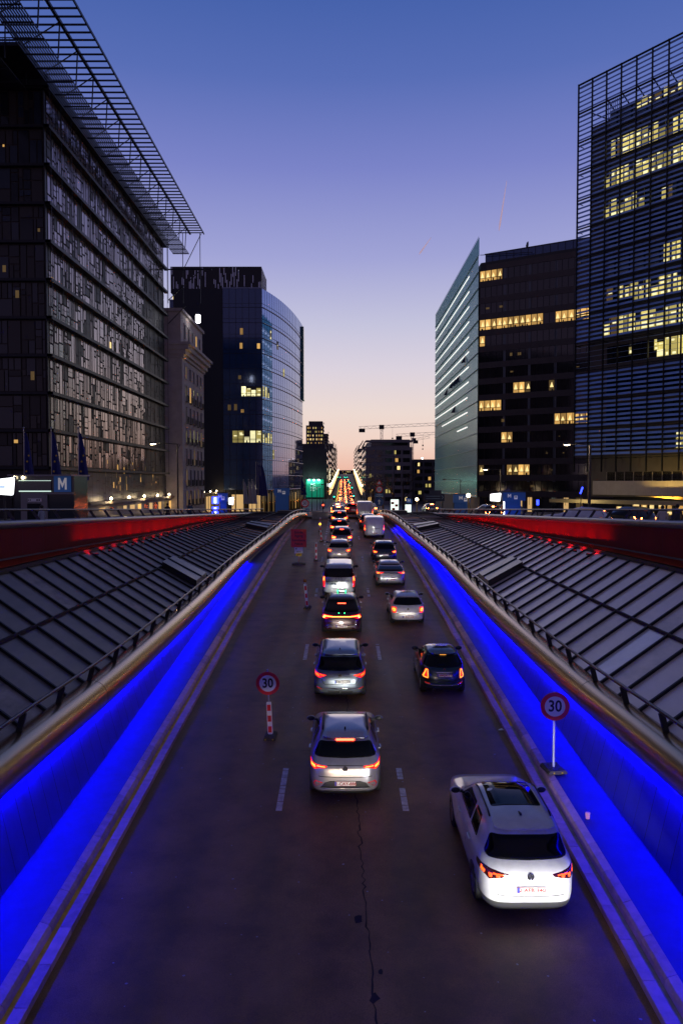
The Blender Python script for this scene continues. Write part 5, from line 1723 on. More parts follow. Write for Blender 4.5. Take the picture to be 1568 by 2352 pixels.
# ================================================================ vehicles
def pchip(xs, ys):
    n = len(xs)
    h = [xs[i + 1] - xs[i] for i in range(n - 1)]
    d = [(ys[i + 1] - ys[i]) / h[i] for i in range(n - 1)]
    m = [d[0]] + [0 if d[i - 1] * d[i] <= 0 else 2 * d[i - 1] * d[i] / (d[i - 1] + d[i]) for i in range(1, n - 1)] + [d[-1]]
    def f(x):
        if x <= xs[0]: return ys[0]
        if x >= xs[-1]: return ys[-1]
        i = 0
        while x > xs[i + 1]: i += 1
        t = (x - xs[i]) / h[i]
        return ((2 * t**3 - 3 * t**2 + 1) * ys[i] + (t**3 - 2 * t**2 + t) * h[i] * m[i] + (-2 * t**3 + 3 * t**2) * ys[i + 1] + (t**3 - t**2) * h[i] * m[i + 1])
    return f
class Body:                                          # stacked plan outlines: at height z from rear yr to front yf, half width w
    def __init__(s, lv, n=5.0):
        z = [l[0] for l in lv]
        s.z = z
        s.yr, s.yf, s.w = (pchip(z, [l[i] for l in lv]) for i in (1, 2, 3))
        s.n = n
        s.H = z[-1]
    def dims(s, z):
        a, b = s.yr(z), s.yf(z)
        return (a + b) / 2, (b - a) / 2, s.w(z)
    def rear(s, x, z):
        c, a, w = s.dims(z)
        t = min(abs(x) / w, .995)
        return c - a * (1 - t**s.n) ** (1 / s.n)
    def front(s, x, z):
        c, a, w = s.dims(z)
        t = min(abs(x) / w, .995)
        return c + a * (1 - t**s.n) ** (1 / s.n)
    def side(s, y, z):
        c, a, w = s.dims(z)
        t = min(abs(y - c) / a, .995)
        return w * (1 - t**s.n) ** (1 / s.n)
    def top(s, x, y):
        lo, hi = s.z[2], s.H
        for _ in range(26):
            m = (lo + hi) / 2
            c, a, w = s.dims(m)
            if (abs(x) / w) ** s.n + (abs(y - c) / a) ** s.n < 1: lo = m
            else: hi = m
        return lo
    def mesh(s, nz=34, na=72, zlow=0):
        mb = MB()
        zs = []
        zz = sorted(set(s.z + ([zlow] if zlow else [])))
        for a, b in zip(zz, zz[1:]):
            k = max(1, int((b - a) / .06))
            zs += [a + (b - a) * i / k for i in range(k)]
        zs.append(s.H)
        rows = []
        for z in zs:
            c, a, w = s.dims(z)
            r = []
            for i in range(na):
                t = 2 * math.pi * (i + .5) / na
                cx, sy = math.cos(t), math.sin(t)
                e = 2 / s.n
                # spread points evenly along the outline
                r.append((w * math.copysign(abs(cx) ** e, cx), c + a * math.copysign(abs(sy) ** e, sy), z))
            rows.append(r)
        vs = [p for r in rows for p in r]
        fs = [(i * na + k, i * na + (k + 1) % na, (i + 1) * na + (k + 1) % na, (i + 1) * na + k) for i in range(len(rows) - 1) for k in range(na)]
        fs += [tuple(range(na))[::-1], tuple((len(rows) - 1) * na + k for k in range(na))]
        mb.add(vs, fs)
        mb.m = [1 if zs[i] < zlow - .001 else 0 for i in range(len(rows) - 1) for k in range(na)] + [1 if zlow else 0, 0]
        return mb
def round_poly(poly, r, k=3):
    out = []
    n = len(poly)
    for i in range(n):
        p, a, b = Vector(poly[i]), Vector(poly[i - 1]), Vector(poly[(i + 1) % n])
        da, db = (a - p), (b - p)
        q = min(r, da.length * .45, db.length * .45)
        if q < 1e-4: out.append(tuple(p)); continue
        s, e = p + da.normalized() * q, p + db.normalized() * q
        for j in range(k + 1):
            t = j / k
            out.append(tuple(s * (1 - t)**2 + p * 2 * t * (1 - t) + e * t * t))
    return out
def patch(name, poly, fmap, m, parent, cuts=2, depth=.02, dvec=(0, 1, 0), smooth=True):
    # a flat outline laid on to the body surface by fmap(u, v, offset), with a little thickness
    b = bmesh.new()
    vs = [b.verts.new((p[0], p[1], 0)) for p in poly]
    f = b.faces.new(vs)
    bmesh.ops.triangulate(b, faces=[f], quad_method='BEAUTY', ngon_method='BEAUTY')
    if cuts: bmesh.ops.subdivide_edges(b, edges=b.edges[:], cuts=cuts, use_grid_fill=True)
    if depth:
        top = b.faces[:]
        r = bmesh.ops.extrude_face_region(b, geom=top)
        for e in r['geom']:
            if isinstance(e, bmesh.types.BMVert): e.co.z = 1
        bmesh.ops.delete(b, geom=top, context='FACES_ONLY')   # open at the back, buried in the body
    for v in b.verts:
        front = v.co.z > .5 or not depth
        p = Vector(fmap(v.co.x, v.co.y))
        if not front: p += Vector(dvec) * depth
        v.co = p
    bmesh.ops.recalc_face_normals(b, faces=b.faces)
    me = bpy.data.meshes.new(name)
    b.to_mesh(me)
    b.free()
    me.materials.append(m)
    if smooth: me.polygons.foreach_set('use_smooth', [True] * len(me.polygons))
    return link(name, me, parent, False)

car_glass = mat('car_glass', (.004, .0045, .006), .05, ior=1.3)
tyre_m = mat('tyre', (.012, .012, .012), .85)
rim_m = mat('rim', (.45, .45, .46), .3, metal=.9)
plastic = mat('black_plastic', (.02, .02, .021), .5)
seam_m = mat('shut_line', (.004, .004, .004), .8)
lens_m = mat('tail_lens', (.16, .004, .006), .12, coat=1)
lens_on = mat('tail_lens_lit', (.2, .004, .006), .15, coat=1, emit=(1, .012, .012), es=1.7)
chrome_m = mat('chrome', (.8, .8, .8), .12, metal=1)
plate_m = mat('plate_white', (.82, .81, .76), .4)
plate_red = mat('plate_red', (.35, .02, .02), .5)
plate_black = mat('plate_black', (.015, .015, .018), .5)
blue_m = mat('plate_blue', (.02, .06, .45), .5)
refl_m = mat('reflector', (.45, .01, .01), .2, emit=(1, .05, .02), es=.25, sample=False)
tail_e = mat('tail_light', (.3, .01, .01), .3, emit=(1, .10, .012), es=9)
tail_dim = mat('tail_light_dim', (.3, .01, .01), .3, emit=(1, .09, .01), es=3)
tail_yel = mat('tail_light_amber', (.3, .1, .01), .3, emit=(1, .38, .04), es=2.0)
brake_e = mat('brake_light', (.3, .01, .01), .3, emit=(1, .05, .02), es=14)
brake_hot = mat('brake_light_far', (.3, .01, .01), .3, emit=(1, .15, .03), es=80, sample=False)
head_e = mat('headlight_glow', (.8, .8, .8), .3, emit=(1, .95, .85), es=10, sample=False)
def paint(name, c, metal=.35, rough=.28): return mat('paint_' + name, c, rough, metal=metal, coat=1, noise=.14, nscale=2.2)
PAINT = dict(silver=paint('silver', (.38, .37, .40), .6), greyblue=paint('greyblue', (.13, .16, .19), .6), black=paint('black', (.012, .011, .014), .2), white=paint('white', (.72, .72, .72), .0, .32),
             palewhite=paint('palewhite', (.55, .55, .53), .1), green=paint('green', (.012, .035, .045), .3), whitesilver=paint('whitesilver', (.62, .60, .60), .3), ioniq=paint('ioniq', (.42, .42, .45), .6),
             navy=paint('navy', (.015, .02, .04), .3), red=paint('red', (.25, .01, .012), .2), vito=paint('vito', (.50, .52, .52), .2), beige=paint('beige', (.55, .50, .43), .2), grey=paint('grey', (.16, .16, .17), .5), blue=paint('blue', (.03, .08, .25), .3), brown=paint('brown', (.10, .07, .06), .4))

def hatch_levels(L, W, H, zb=.98, hood=.9, wsb=None, wst=None, rgb=.2, rgt=.48, wr=.70, low=.2, belly=0.0):
    w = W / 2
    wsb = wsb or L - 1.15
    wst = wst or L - 1.95
    return [(low, .15, L - .3, w * .88), (low + .10, .045, L - .1, w * .955), (low + .26, .0 + belly, L, w * .985), (.66, .015, L - .02, w), (hood - .1, .05, L - .14, w * .998),
            (hood, .08, L - .5, w * .985), (zb, rgb - .05, wsb + .12, w * .955), (zb + .08, rgb + .02, wsb - .1, w * .91),
            (H - .17, rgt - .03, wst + .08, w * wr + .055), (H - .09, rgt + .06, wst - .08, w * wr), (H - .045, rgt + .2, wst - .26, w * wr - .07), (H - .018, rgt + .42, wst - .5, w * wr - .19), (H, rgt + .75, wst - .75, w * wr - .42)]
def van_levels(L, W, H, zb=1.05, wr=.93, rg=.06, low=.26):
    w = W / 2
    return [(low, .14, L - .3, w * .88), (low + .1, .03, L - .08, w * .96), (low + .28, .0, L, w * .99), (.8, .02, L - .05, w), (.95, .03, L - .3, w), (zb, .03, L - .95, w * .995), (zb + .1, .035, L - 1.15, w * .99),
            (H - .2, rg + .03, L - 2.0, w * wr + .02), (H - .1, rg + .07, L - 2.15, w * wr - .02), (H - .04, rg + .16, L - 2.3, w * wr - .1), (H - .01, rg + .4, L - 2.6, w * wr - .28), (H, rg + .9, L - 3, w * wr - .5)]
def mirror_poly(p): return [(-x, z) for x, z in p][::-1]

def wheel(parent, x, y, r, w, s, plain=False):
    o = bpy.data.objects.new('wheel', None)
    COL.objects.link(o); o.parent = parent; o.location = (x, y, r); o.empty_display_size = .1
    m = MB(); m.lathe([(r * .62, -w / 2), (r * .93, -w / 2), (r, -w * .36), (r, w * .36), (r * .93, w / 2), (r * .62, w / 2)], (0, 0, 0), 'x', 24)
    m.build('tyre', tyre_m, o, smooth=True, world=False)
    m = MB()
    m.lathe([(.0, s * w * .36), (r * .2, s * w * .40), (r * .24, s * w * .3)], (0, 0, 0), 'x', 12)
    m.lathe([(r * .52, s * w * .44), (r * .63, s * w * .5), (r * .64, s * w * .3), (r * .56, s * w * .05), (r * .0, s * w * .0)], (0, 0, 0), 'x', 24)
    for k in range(5):
        a = 2 * math.pi * k / 5
        m.bar((s * w * .36, 0, 0), (s * w * .44, r * .56 * math.cos(a), r * .56 * math.sin(a)), r * .16, .04, up=(1, 0, 0))
    m.build('rim', rim_m, o, world=False)
    return o
def vw_badge(parent, body, z, r=.062, x=0):
    y = body.rear(x, z) - .012
    m = MB()
    n = 20
    m.lathe([(r * .86, -.006), (r, -.006), (r, .008), (r * .86, .008)], (x, y, z), 'y', n)
    m.use(1).lathe([(.0, .004), (r * .87, .004), (r * .87, .01)], (x, y, z), 'y', n)
    m.use(0)
    def seg(a, b): m.bar((x + a[0] * r, y - .006, z + a[1] * r), (x + b[0] * r, y - .006, z + b[1] * r), r * .15, .008, up=(0, 1, 0))
    seg((-.38, .78), (0, .12)); seg((.38, .78), (0, .12))
    seg((-.78, .35), (-.36, -.75)); seg((-.36, -.75), (0, -.05)); seg((0, -.05), (.36, -.75)); seg((.36, -.75), (.78, .35))
    return m.build('badge', [chrome_m, plate_black], parent, world=False)
def ring_badge(parent, body, z, r=.05, fill=None, sx=1.0, bar=True):
    y = body.rear(0, z) - .01
    m = MB()
    n = 18
    vs = []
    for rr, h in ((.8, -.006), (1, -.006), (1, .008)):
        for k in range(n):
            a = 2 * math.pi * k / n
            vs.append((rr * r * sx * math.cos(a), y + h, z + rr * r * math.sin(a)))
    m.add(vs, [(i * n + k, i * n + (k + 1) % n, (i + 1) * n + (k + 1) % n, (i + 1) * n + k) for i in range(2) for k in range(n)])
    if fill: m.use(1).lathe([(0, .0), (r * .8, .0)], (0, y, z), 'y', n); m.use(0)
    if bar:
        for q in (-.35, .35): m.bar((q * r * sx - .006, y - .004, z - r * .6), (q * r * sx + .006, y - .004, z + r * .6), r * .2, .006, up=(0, 1, 0))
        m.bar((-.35 * r * sx, y - .004, z), (.35 * r * sx, y - .004, z + .1 * r), r * .2, .006, up=(0, 1, 0))
    return m.build('badge', [chrome_m, fill or chrome_m], parent, world=False)
def plate(parent, body, z, txt, x=0, w=.52, h=.115, txt_m=None, base=None, rows=1, band=True):
    y = body.rear(x, z) - .022
    yb = y + .018
    m = MB(); m.box(x - w / 2, x + w / 2, y, yb, z - h / 2, z + h / 2)
    if band:
        m.use(1); m.box(x - w / 2 + .004, x - w / 2 + .05, y - .002, y, z - h / 2 + .004, z + h / 2 - .004)
    m.use(2)
    for a, b, c, d in ((-w / 2, w / 2, -h / 2, -h / 2 + .005), (-w / 2, w / 2, h / 2 - .005, h / 2), (-w / 2, -w / 2 + .004, -h / 2, h / 2), (w / 2 - .004, w / 2, -h / 2, h / 2)):
        m.box(x + a, x + b, y - .003, y - .001, z + c, z + d)
    p = m.build('number_plate', [base or plate_m, blue_m, txt_m or plate_red], parent, world=False)
    if txt: lettering(txt, h * .92, txt_m or plate_red, (x + .02, y - .003, z - .004), p, 'lettering', bold=.003, world=False, extrude=.001, sx=1.05)
    return p

def x_near(p): return p[0] > 1
def make_car(name, label, cat, pos, L, W, H, lv, pnt, tail, yaw=0.0, n=6.5, group=None, rear_win=None, plates=None, rails=False, badge=None, brake=None, spoiler=True, antenna='fin', mirror=True,
             roof_glass=None, trim=None, wheels=True, head=12.0, extra=None, glass=car_glass, side_glass=True, door2=True, hand=True, arch=.34, wb=None, tail_m=None, head_col=(1, .93, .82), head_aim=-2, zlow=.32, low_m=None):
    B = Body(lv, n)
    t = thing(name, label, cat, pos, group)
    slope = math.atan((road_z(pos[1] + 4) - road_z(pos[1])) / 4)
    t.rotation_euler = (slope, 0, R(yaw))
    w = W / 2
    rearf = lambda off: (lambda x, z: (x, B.rear(x, z) - off, z))
    B.mesh(zlow=zlow).build('body', [pnt, low_m or plastic], t, smooth=True, world=False)
    # rear window
    if rear_win:
        z0, z1, m0, m1 = rear_win
        m0, m1 = .045, .05
        a, b = B.w(z0) - m0, B.w(z1) - m1
        patch('rear_window', round_poly([(-a, z0), (0, z0 - .025), (a, z0), (b, z1), (-b, z1)], .07), rearf(.009), glass, t, 8)
    # windscreen
    zb = next(z for z in lv if z[0] > .9)[0]
    zg0, zg1 = lv[7][0] + .03 if len(lv) > 12 else lv[6][0] + .05, H - .13
    ff = lambda x, z: (x, B.front(x, z) + .006, z)
    a, b = B.w(zg0) - .08, B.w(zg1) - .1
    patch('windscreen', round_poly([(-a, zg0), (a, zg0), (b, zg1), (-b, zg1)], .06), ff, glass, t, 5, dvec=(0, -1, 0))
    # side windows
    if side_glass:
        yr0, yr1 = B.yr(zg0), B.yr(zg1 - .02)
        yf0, yf1 = B.yf(zg0), B.yf(zg1 - .02)
        for s in (-1, 1):
            sf_ = lambda y, z, s=s: (s * (B.side(y, z) + .006), y, z)
            ymid = (yf1 + yr1) / 2 + .1
            g0 = .72 if len(lv) > 12 else .4
            for (p0, p1, p2, p3) in ((yr0 + g0, yr1 + g0 - .08, ymid - .05, ymid - .04), (ymid + .05, ymid + .04, yf1 - .22, yf0 - .3)):
                patch('side_window', round_poly([(p0, zg0), (p1, zg1 - .02), (p2, zg1 - .02), (p3, zg0)] if True else [], .05), sf_, glass, t, 5, dvec=(-s, 0, 0))
            if hand:
                for yy in (ymid - .28, ymid + .82) if door2 else (ymid + .1,):
                    m = MB(); z = zg0 - .17; x = B.side(yy, z)
                    m.bar((s * (x + .028), yy - .1, z), (s * (x + .028), yy + .1, z), .03, .03)
                    m.bar((s * (x - .01), yy - .1, z), (s * (x + .028), yy - .1, z), .025, .025); m.bar((s * (x - .01), yy + .1, z), (s * (x + .028), yy + .1, z), .025, .025)
                    m.build('door_handle', pnt, t, world=False)
    # tail lights
    for s in (-1, 1):
        q = tail['lens']
        lens = patch('tail_light', round_poly(q if s > 0 else mirror_poly(q), .018), rearf(.014), tail.get('lens_m', lens_on), t, 2, .03)
        for e in tail['glow']:
            patch('lamp_glow', round_poly(e if s > 0 else mirror_poly(e), .012), rearf(.022), tail.get('m', tail_e), lens, 1, .012)
    for e in tail.get('centre', []):
        patch('light_bar', e, rearf(.02), tail.get('m', tail_e), t, 3, .012)
    if brake:
        z, bw, m_ = brake
        patch('brake_light', round_poly([(-bw, z - .014), (bw, z - .014), (bw, z + .014), (-bw, z + .014)], .01), rearf(.05 if spoiler else .02), m_, t, 2, .03)
    if spoiler:
        z = H - .085
        m = MB()
        sw = B.w(z) - .06
        rows = []
        for i in range(13):
            x = -sw + 2 * sw * i / 12
            y0 = B.rear(x, z)
            rows.append([(x, y0 + .10, B.top(x, y0 + .16) + .004), (x, y0 - .09, z + .006), (x, y0 - .095, z - .022), (x, y0 + .02, z - .04)])
        for a, b in zip(rows, rows[1:]):
            for k in range(3): m.quad(a[k], a[k + 1], b[k + 1], b[k])
        m.add(rows[0], [(0, 1, 2, 3)]); m.add(rows[-1], [(0, 1, 2, 3)])
        smooth_by_angle(m.build('spoiler', pnt, t, world=False), 40)
    # tailgate shut lines, bumper and lower trim
    if trim:
        for nm, poly, m_ in trim:
            patch(nm, poly if nm != 'shut_line' else poly, rearf(.006 if nm == 'shut_line' else .012), m_, t, 3, .02)
    if plates: plate(t, B, **plates)
    if badge: badge(t, B)
    if rails:
        for s in (-1, 1):
            xx = s * (B.w(H - .09) - .05)
            ys = [lv[8][1] + .45 + i * .2 for i in range(8)]
            m = MB(); m.tube([(xx, y, B.top(xx * .97, y) + (.035 if 0 < i < 7 else .0)) for i, y in enumerate(ys)], .018, 6)
            m.build('roof_rail', rails if not isinstance(rails, bool) else plastic, t, smooth=True, world=False)
    if roof_glass:
        y0, y1, xw = roof_glass
        patch('roof_window', round_poly([(-xw, y0), (xw, y0), (xw * .94, y1), (-xw * .94, y1)], .08), lambda x, y: (x, y, B.top(x, y) + .006), glass, t, 3, .015, (0, 0, -1))
    if antenna == 'fin':
        y = lv[8][1] + .48; z = B.top(0, y)
        m = MB(); m.add([(-.022, y - .09, z), (.022, y - .09, z), (.018, y + .1, z), (-.018, y + .1, z), (-.008, y - .08, z + .055), (.008, y - .08, z + .055), (0, y + .04, z + .02)], [(0, 1, 5, 4), (1, 2, 6, 5), (2, 3, 6), (3, 0, 4, 6), (4, 5, 6)])
        m.build('antenna', plastic, t, world=False)
    elif antenna == 'rod':
        y = lv[8][1] + .4; z = B.top(0, y)
        m = MB(); m.tube([(0, y, z - .01), (0, y - .09, z + .22)], .006, 5); m.build('antenna', plastic, t, world=False)
    if mirror:
        for s in (-1, 1):
            y = B.yf(zg0) - .32; z = zg0 + .07; x = B.side(y, zg0)
            m = MB(); m.ball((s * (x + .15), y, z), .1, 12, 1.25, .62, .78)
            mm = m.build('mirror', pnt if cat != 'van' else plastic, t, smooth=True, world=False)
            m = MB(); m.ball((s * (x + .15), y - .035, z), .085, 12, 1.2, .4, .76); m.build('mirror_glass', plastic, mm, smooth=True, world=False)
            m = MB(); m.bar((s * (x - .03), y + .02, z - .05), (s * (x + .09), y + .01, z - .03), .05, .05); m.build('mirror_arm', plastic, mm, world=False)
    if wheels:
        wb = wb or L * .61
        for y in (.82 * L / 4.3, .82 * L / 4.3 + wb):
            for s in (-1, 1):
                sf_ = lambda a, z, s=s: (s * (B.side(a, z) + .004), a, z)
                R_ = arch + .05
                poly = [(y + R_ * math.cos(math.pi * k / 12), arch * .96 + R_ * math.sin(math.pi * k / 12)) for k in range(13)] + [(y - R_, lv[0][0] + .02), (y + R_, lv[0][0] + .02)]
                patch('wheel_arch', poly, sf_, plastic, t, 2, .02, (-s, 0, 0))
                wheel(t, s * (B.side(y, .4) - .1), y, arch, .225, s)
    hf = lambda x, z: (x, B.front(x, z) + .012, z)
    for s in (-1, 1):
        q = [(w * .5, .60), (w * .86, .64), (w * .88, .74), (w * .55, .70)]
        hl = patch('headlight', q if s > 0 else mirror_poly(q), hf, head_e, t, 1, .03, (0, -1, 0))
    if head:
        o = lamp(t, 'SPOT', (0, L + .06, .62), head * (14 if head < 100 else 1), head_col, .10, (R(90 + head_aim), 0, 0), 15 if head < 100 else (11 if x_near(pos) else 9), .8, 'headlight_beam')
        o.scale = (6, 1, 1)
    if extra: extra(t, B)
    return t

def hline(z, x0, x1, h=.008): return [(x0, z - h), (x1, z - h), (x1, z + h), (x0, z + h)]
def bow(z, x, dz, h=.007, k=8):
    pts = [(-x + 2 * x * i / k, z + dz * (1 - (2 * i / k - 1)**2)) for i in range(k + 1)]
    return [(a, b - h) for a, b in pts] + [(a, b + h) for a, b in pts[::-1]]
def at_road(px, py, X=None):
    # where the sight line through a point of the photo meets the carriageway
    lo, hi = 5.0, 300.0
    d = ray(px, py)
    for _ in range(40):
        m = (lo + hi) / 2
        if d.z * m / d.y > road_z(m): lo = m
        else: hi = m
    return Vector((d.x * lo / d.y, lo, road_z(lo)))
def rp(x, y): return (x, y, road_z(y))

# --- silver crossover at the head of the middle lane
def troc_extra(t, B):
    f = lambda x, z: (x, B.rear(x, z) - .016, z)
    for s in (-1, 1):
        q = [(.55, .54), (.74, .57), (.79, .47), (.72, .425)]
        patch('fog_light_trim', round_poly(q if s > 0 else mirror_poly(q), .02), f, refl_m, t, 1, .02)
        q = [(.575, .528), (.72, .552), (.765, .478), (.71, .442)]
        patch('exhaust_trim', round_poly(q if s > 0 else mirror_poly(q), .02), lambda x, z: (x, B.rear(x, z) - .02, z), PAINT['silver'], t, 1, .02)
lv = hatch_levels(4.23, 1.82, 1.57, zb=1.02, hood=.95, rgb=.24, rgt=.52, wr=.69)
TL = dict(lens=[(.44, .93), (.80, .96), (.875, .98), (.86, .86), (.76, .83), (.66, .875), (.47, .89)], glow=[[(.49, .90), (.70, .915), (.70, .935), (.49, .92)], [(.73, .875), (.84, .885), (.85, .945), (.74, .935)]], m=tail_e)
make_car('silver_crossover', 'silver crossover, nearest car in the middle lane, with bronze lit lower bumper', 'car', rp(.07, 18.05), 4.23, 1.82, 1.57, lv, PAINT['silver'], TL, rear_win=(1.09, 1.40, .035, .03), rails=True,
         plates=dict(z=.52, txt='1-CAY-886'), badge=lambda t, B: vw_badge(t, B, .87), brake=(1.435, .23, brake_e), roof_glass=None,
         trim=[('shut_line', bow(.685, .66, -.02), seam_m), ('shut_line', bow(.94, .44, .0, .006), seam_m), ('bumper_trim', [(-.5, .54), (-.36, .58), (.36, .58), (.5, .54), (.62, .40), (-.62, .40)], plastic), ('bumper_strip', [(-.55, .36), (-.46, .40), (.46, .40), (.55, .36), (.6, .31), (-.6, .31)], PAINT['silver'])], extra=troc_extra, head=26)
# --- grey blue people carrier
lv = hatch_levels(4.53, 1.83, 1.66, zb=1.02, hood=.95, rgb=.14, rgt=.34, wr=.72)
TL = dict(lens=[(.45, .92), (.82, .98), (.89, .97), (.86, .85), (.70, .82)], glow=[[(.52, .895), (.68, .915), (.68, .94), (.53, .915)], [(.71, .865), (.84, .885), (.85, .955), (.72, .935)]], m=tail_dim)
make_car('grey_people_carrier', 'grey blue people carrier, second car in the middle lane, tow ball below its bumper', 'car', rp(-.08, 25.25), 4.53, 1.83, 1.66, lv, PAINT['greyblue'], TL, rear_win=(1.08, 1.49, .03, .03), rails=rail_m,
         plates=dict(z=.70, txt='1-BC3-LHS', x=.08, txt_m=plate_black), badge=lambda t, B: vw_badge(t, B, .90), brake=None,
         trim=[('shut_line', [(-.62, .80), (-.62, .74), (-.53, .60), (.53, .60), (.62, .74), (.62, .80), (.6, .80), (.6, .745), (.52, .615), (-.52, .615), (-.6, .745), (-.6, .80)], seam_m), ('bumper_strip', bow(.50, .80, -.03, .012), chrome_m), ('bumper_trim', [(-.75, .40), (.75, .40), (.66, .26), (-.66, .26)], plastic)],
         extra=lambda t, B: (MB().tube([(0, -.0, .33), (0, -.07, .33), (0, -.075, .39)], .025, 8).build('tow_ball', plastic, t, world=False), [patch('reflector', [(s * .62, .44), (s * .80, .46), (s * .80, .50), (s * .70, .48)], lambda x, z: (x, B.rear(x, z) - .014, z), refl_m, t, 1) for s in (-1, 1)]), head=22)
# --- dark taxi with a full width light bar
def taxi_extra(t, B):
    y = 2.25
    z = B.top(0, y)
    sg = bpy.data.objects.new('roof_sign', None); COL.objects.link(sg); sg.parent = t; sg.location = (0, 0, 0)
    m = MB(); m.prism([(-.24, 0), (.24, 0), (.21, .13), (-.21, .13)], (0, y + .06, z + .012), (1, 0, 0), (0, 0, 1), .12); m.build('sign_box', plastic, sg, world=False)
    ge = mat('taxi_green', (.02, .3, .1), .4, emit=(.05, 1, .30), es=5)
    wh = mat('taxi_white', (.8, .8, .8), .4, emit=(1, 1, 1), es=2.5, sample=False)
    for s in (-1, 1):
        m = MB(); m.box(s * .19 - .022, s * .19 + .022, y - .075, y - .065, z + .015, z + .135); m.build('side_lamp', ge, sg, world=False)
    lettering('TAXI', .125, wh, (0, y - .068, z + .078), sg, 'lettering', bold=.004, world=False, extrude=.002)
    m = MB(); m.box(-.2, .2, y - .05, y + .0, z + .002, z + .014); m.build('sign_foot', lens_m, sg, world=False)
    m = MB(); zz = 1.36; yy = B.rear(0, zz); m.box(-.19, .19, yy - .03, yy - .01, zz - .02, zz + .02); m.build('brake_light', brake_e, t, world=False)
    for s in (-1, 1):
        zz = 1.05; m = MB(); m.ball((s * .13, B.rear(0, zz) - .03, zz), .022, 8); m.build('marker_lamp', ge, t, world=False)
lv = hatch_levels(4.6, 1.88, 1.62, zb=1.03, hood=.95, rgb=.24, rgt=1.05, wr=.68)
TL = dict(lens=[(.42, .955), (.84, .99), (.90, .86), (.74, .80), (.46, .90)], glow=[[(.44, .925), (.80, .965), (.88, .84), (.80, .825), (.72, .915), (.44, .895)]], centre=[hline(.905, -.46, .46, .016)], m=mat('tail_light_hot', (.3, .01, .01), .3, emit=(1, .12, .02), es=14))
make_car('taxi', 'dark maroon taxi with a green lit roof sign and full width red light bar', 'taxi', rp(-.03, 33.85), 4.6, 1.88, 1.62, lv, paint('redlit', (.05, .007, .012), .2), TL, rear_win=(1.10, 1.50, .08, .04), plates=dict(z=.47, txt='T-XAA-114'), spoiler=False, antenna=None,  # black taxi: red glow of its tail lights put into the paint
         trim=[('bumper_trim', [(-.66, .56), (.66, .56), (.78, .36), (.70, .36), (.62, .52), (-.62, .52), (-.70, .36), (-.78, .36)], chrome_m), ('bumper_strip', [(-.61, .515), (.61, .515), (.68, .34), (-.68, .34)], mat('bronze_trim', (.36, .28, .2), .4, metal=.7))], extra=taxi_extra, head=30, head_col=(1, 1, .94))
# --- white minibus with twin rear doors
lv = van_levels(5.0, 1.92, 1.9, rg=.12, wr=.84)
TL = dict(lens=[(.79, 1.24), (.87, 1.24), (.925, .80), (.925, .62), (.80, .62), (.80, .80)], glow=[[(.81, 1.22), (.865, 1.22), (.905, .98), (.815, .98)]], m=tail_e)
def vito_extra(t, B):
    f = lambda x, z: (x, B.rear(x, z) - .012, z)
    for s in (-1, 1):
        q = [(.77, 1.50), (.80, 1.50), (.85, 1.33), (.79, 1.33)]
        patch('upper_lamp', q if s > 0 else mirror_poly(q), f, lens_m, t, 1)
        m = MB(); m.bar((s * .12, B.rear(.1, 1.2) - .03, 1.2), (s * .2, B.rear(.1, 1.08) - .03, 1.07), .02, .015); m.build('wiper', plastic, t, world=False)
        m = MB(); x0 = s * .66
        for k in range(3): m.bar((x0 * (1 - .12 * k), .6, B.top(x0 * (1 - .12 * k), .6) + .008), (x0 * (1 - .12 * k), 2.9, B.top(x0 * (1 - .12 * k), 2.9) + .008), .035, .02)
        m.build('roof_rib', t.children[0].data.materials[0], t, world=False)
    m = MB(); y = B.rear(.35, .985); m.box(.06, .34, y - .04, y - .01, .965, 1.0); m.build('door_handle', plastic, t, world=False)
    m = MB(); y = B.rear(.35, .93); m.box(-.72, -.05, y - .03, y, .93, .97); m.build('plate_lamp_bar', plastic, t, world=False)
make_car('minibus', 'white grey minibus with black rear window and tall narrow tail lights in the middle lane', 'van', rp(-.2, 42.2), 5.0, 1.92, 1.9, lv, PAINT['vito'], TL, n=7, rear_win=(1.22, 1.70, .12, .06), plates=dict(z=.83, x=-.42, txt='BE 5787 EK', txt_m=plate_black, base=mat('plate_grey', (.3, .36, .42), .5)), spoiler=False, antenna=None,
         trim=[('shut_line', hline(.58, -.78, .78, .006), seam_m), ('shut_line', [(-.006, .6), (.006, .6), (.006, 1.78), (-.006, 1.78)], seam_m), ('bumper_trim', [(-.93, .60), (-.80, .60), (-.80, .52), (-.93, .52)], plastic), ('bumper_trim', [(.80, .60), (.93, .60), (.93, .52), (.80, .52)], plastic), ('step_bumper', [(-.78, .55), (.78, .55), (.82, .34), (-.82, .34)], PAINT['white'])], extra=vito_extra, head=16)
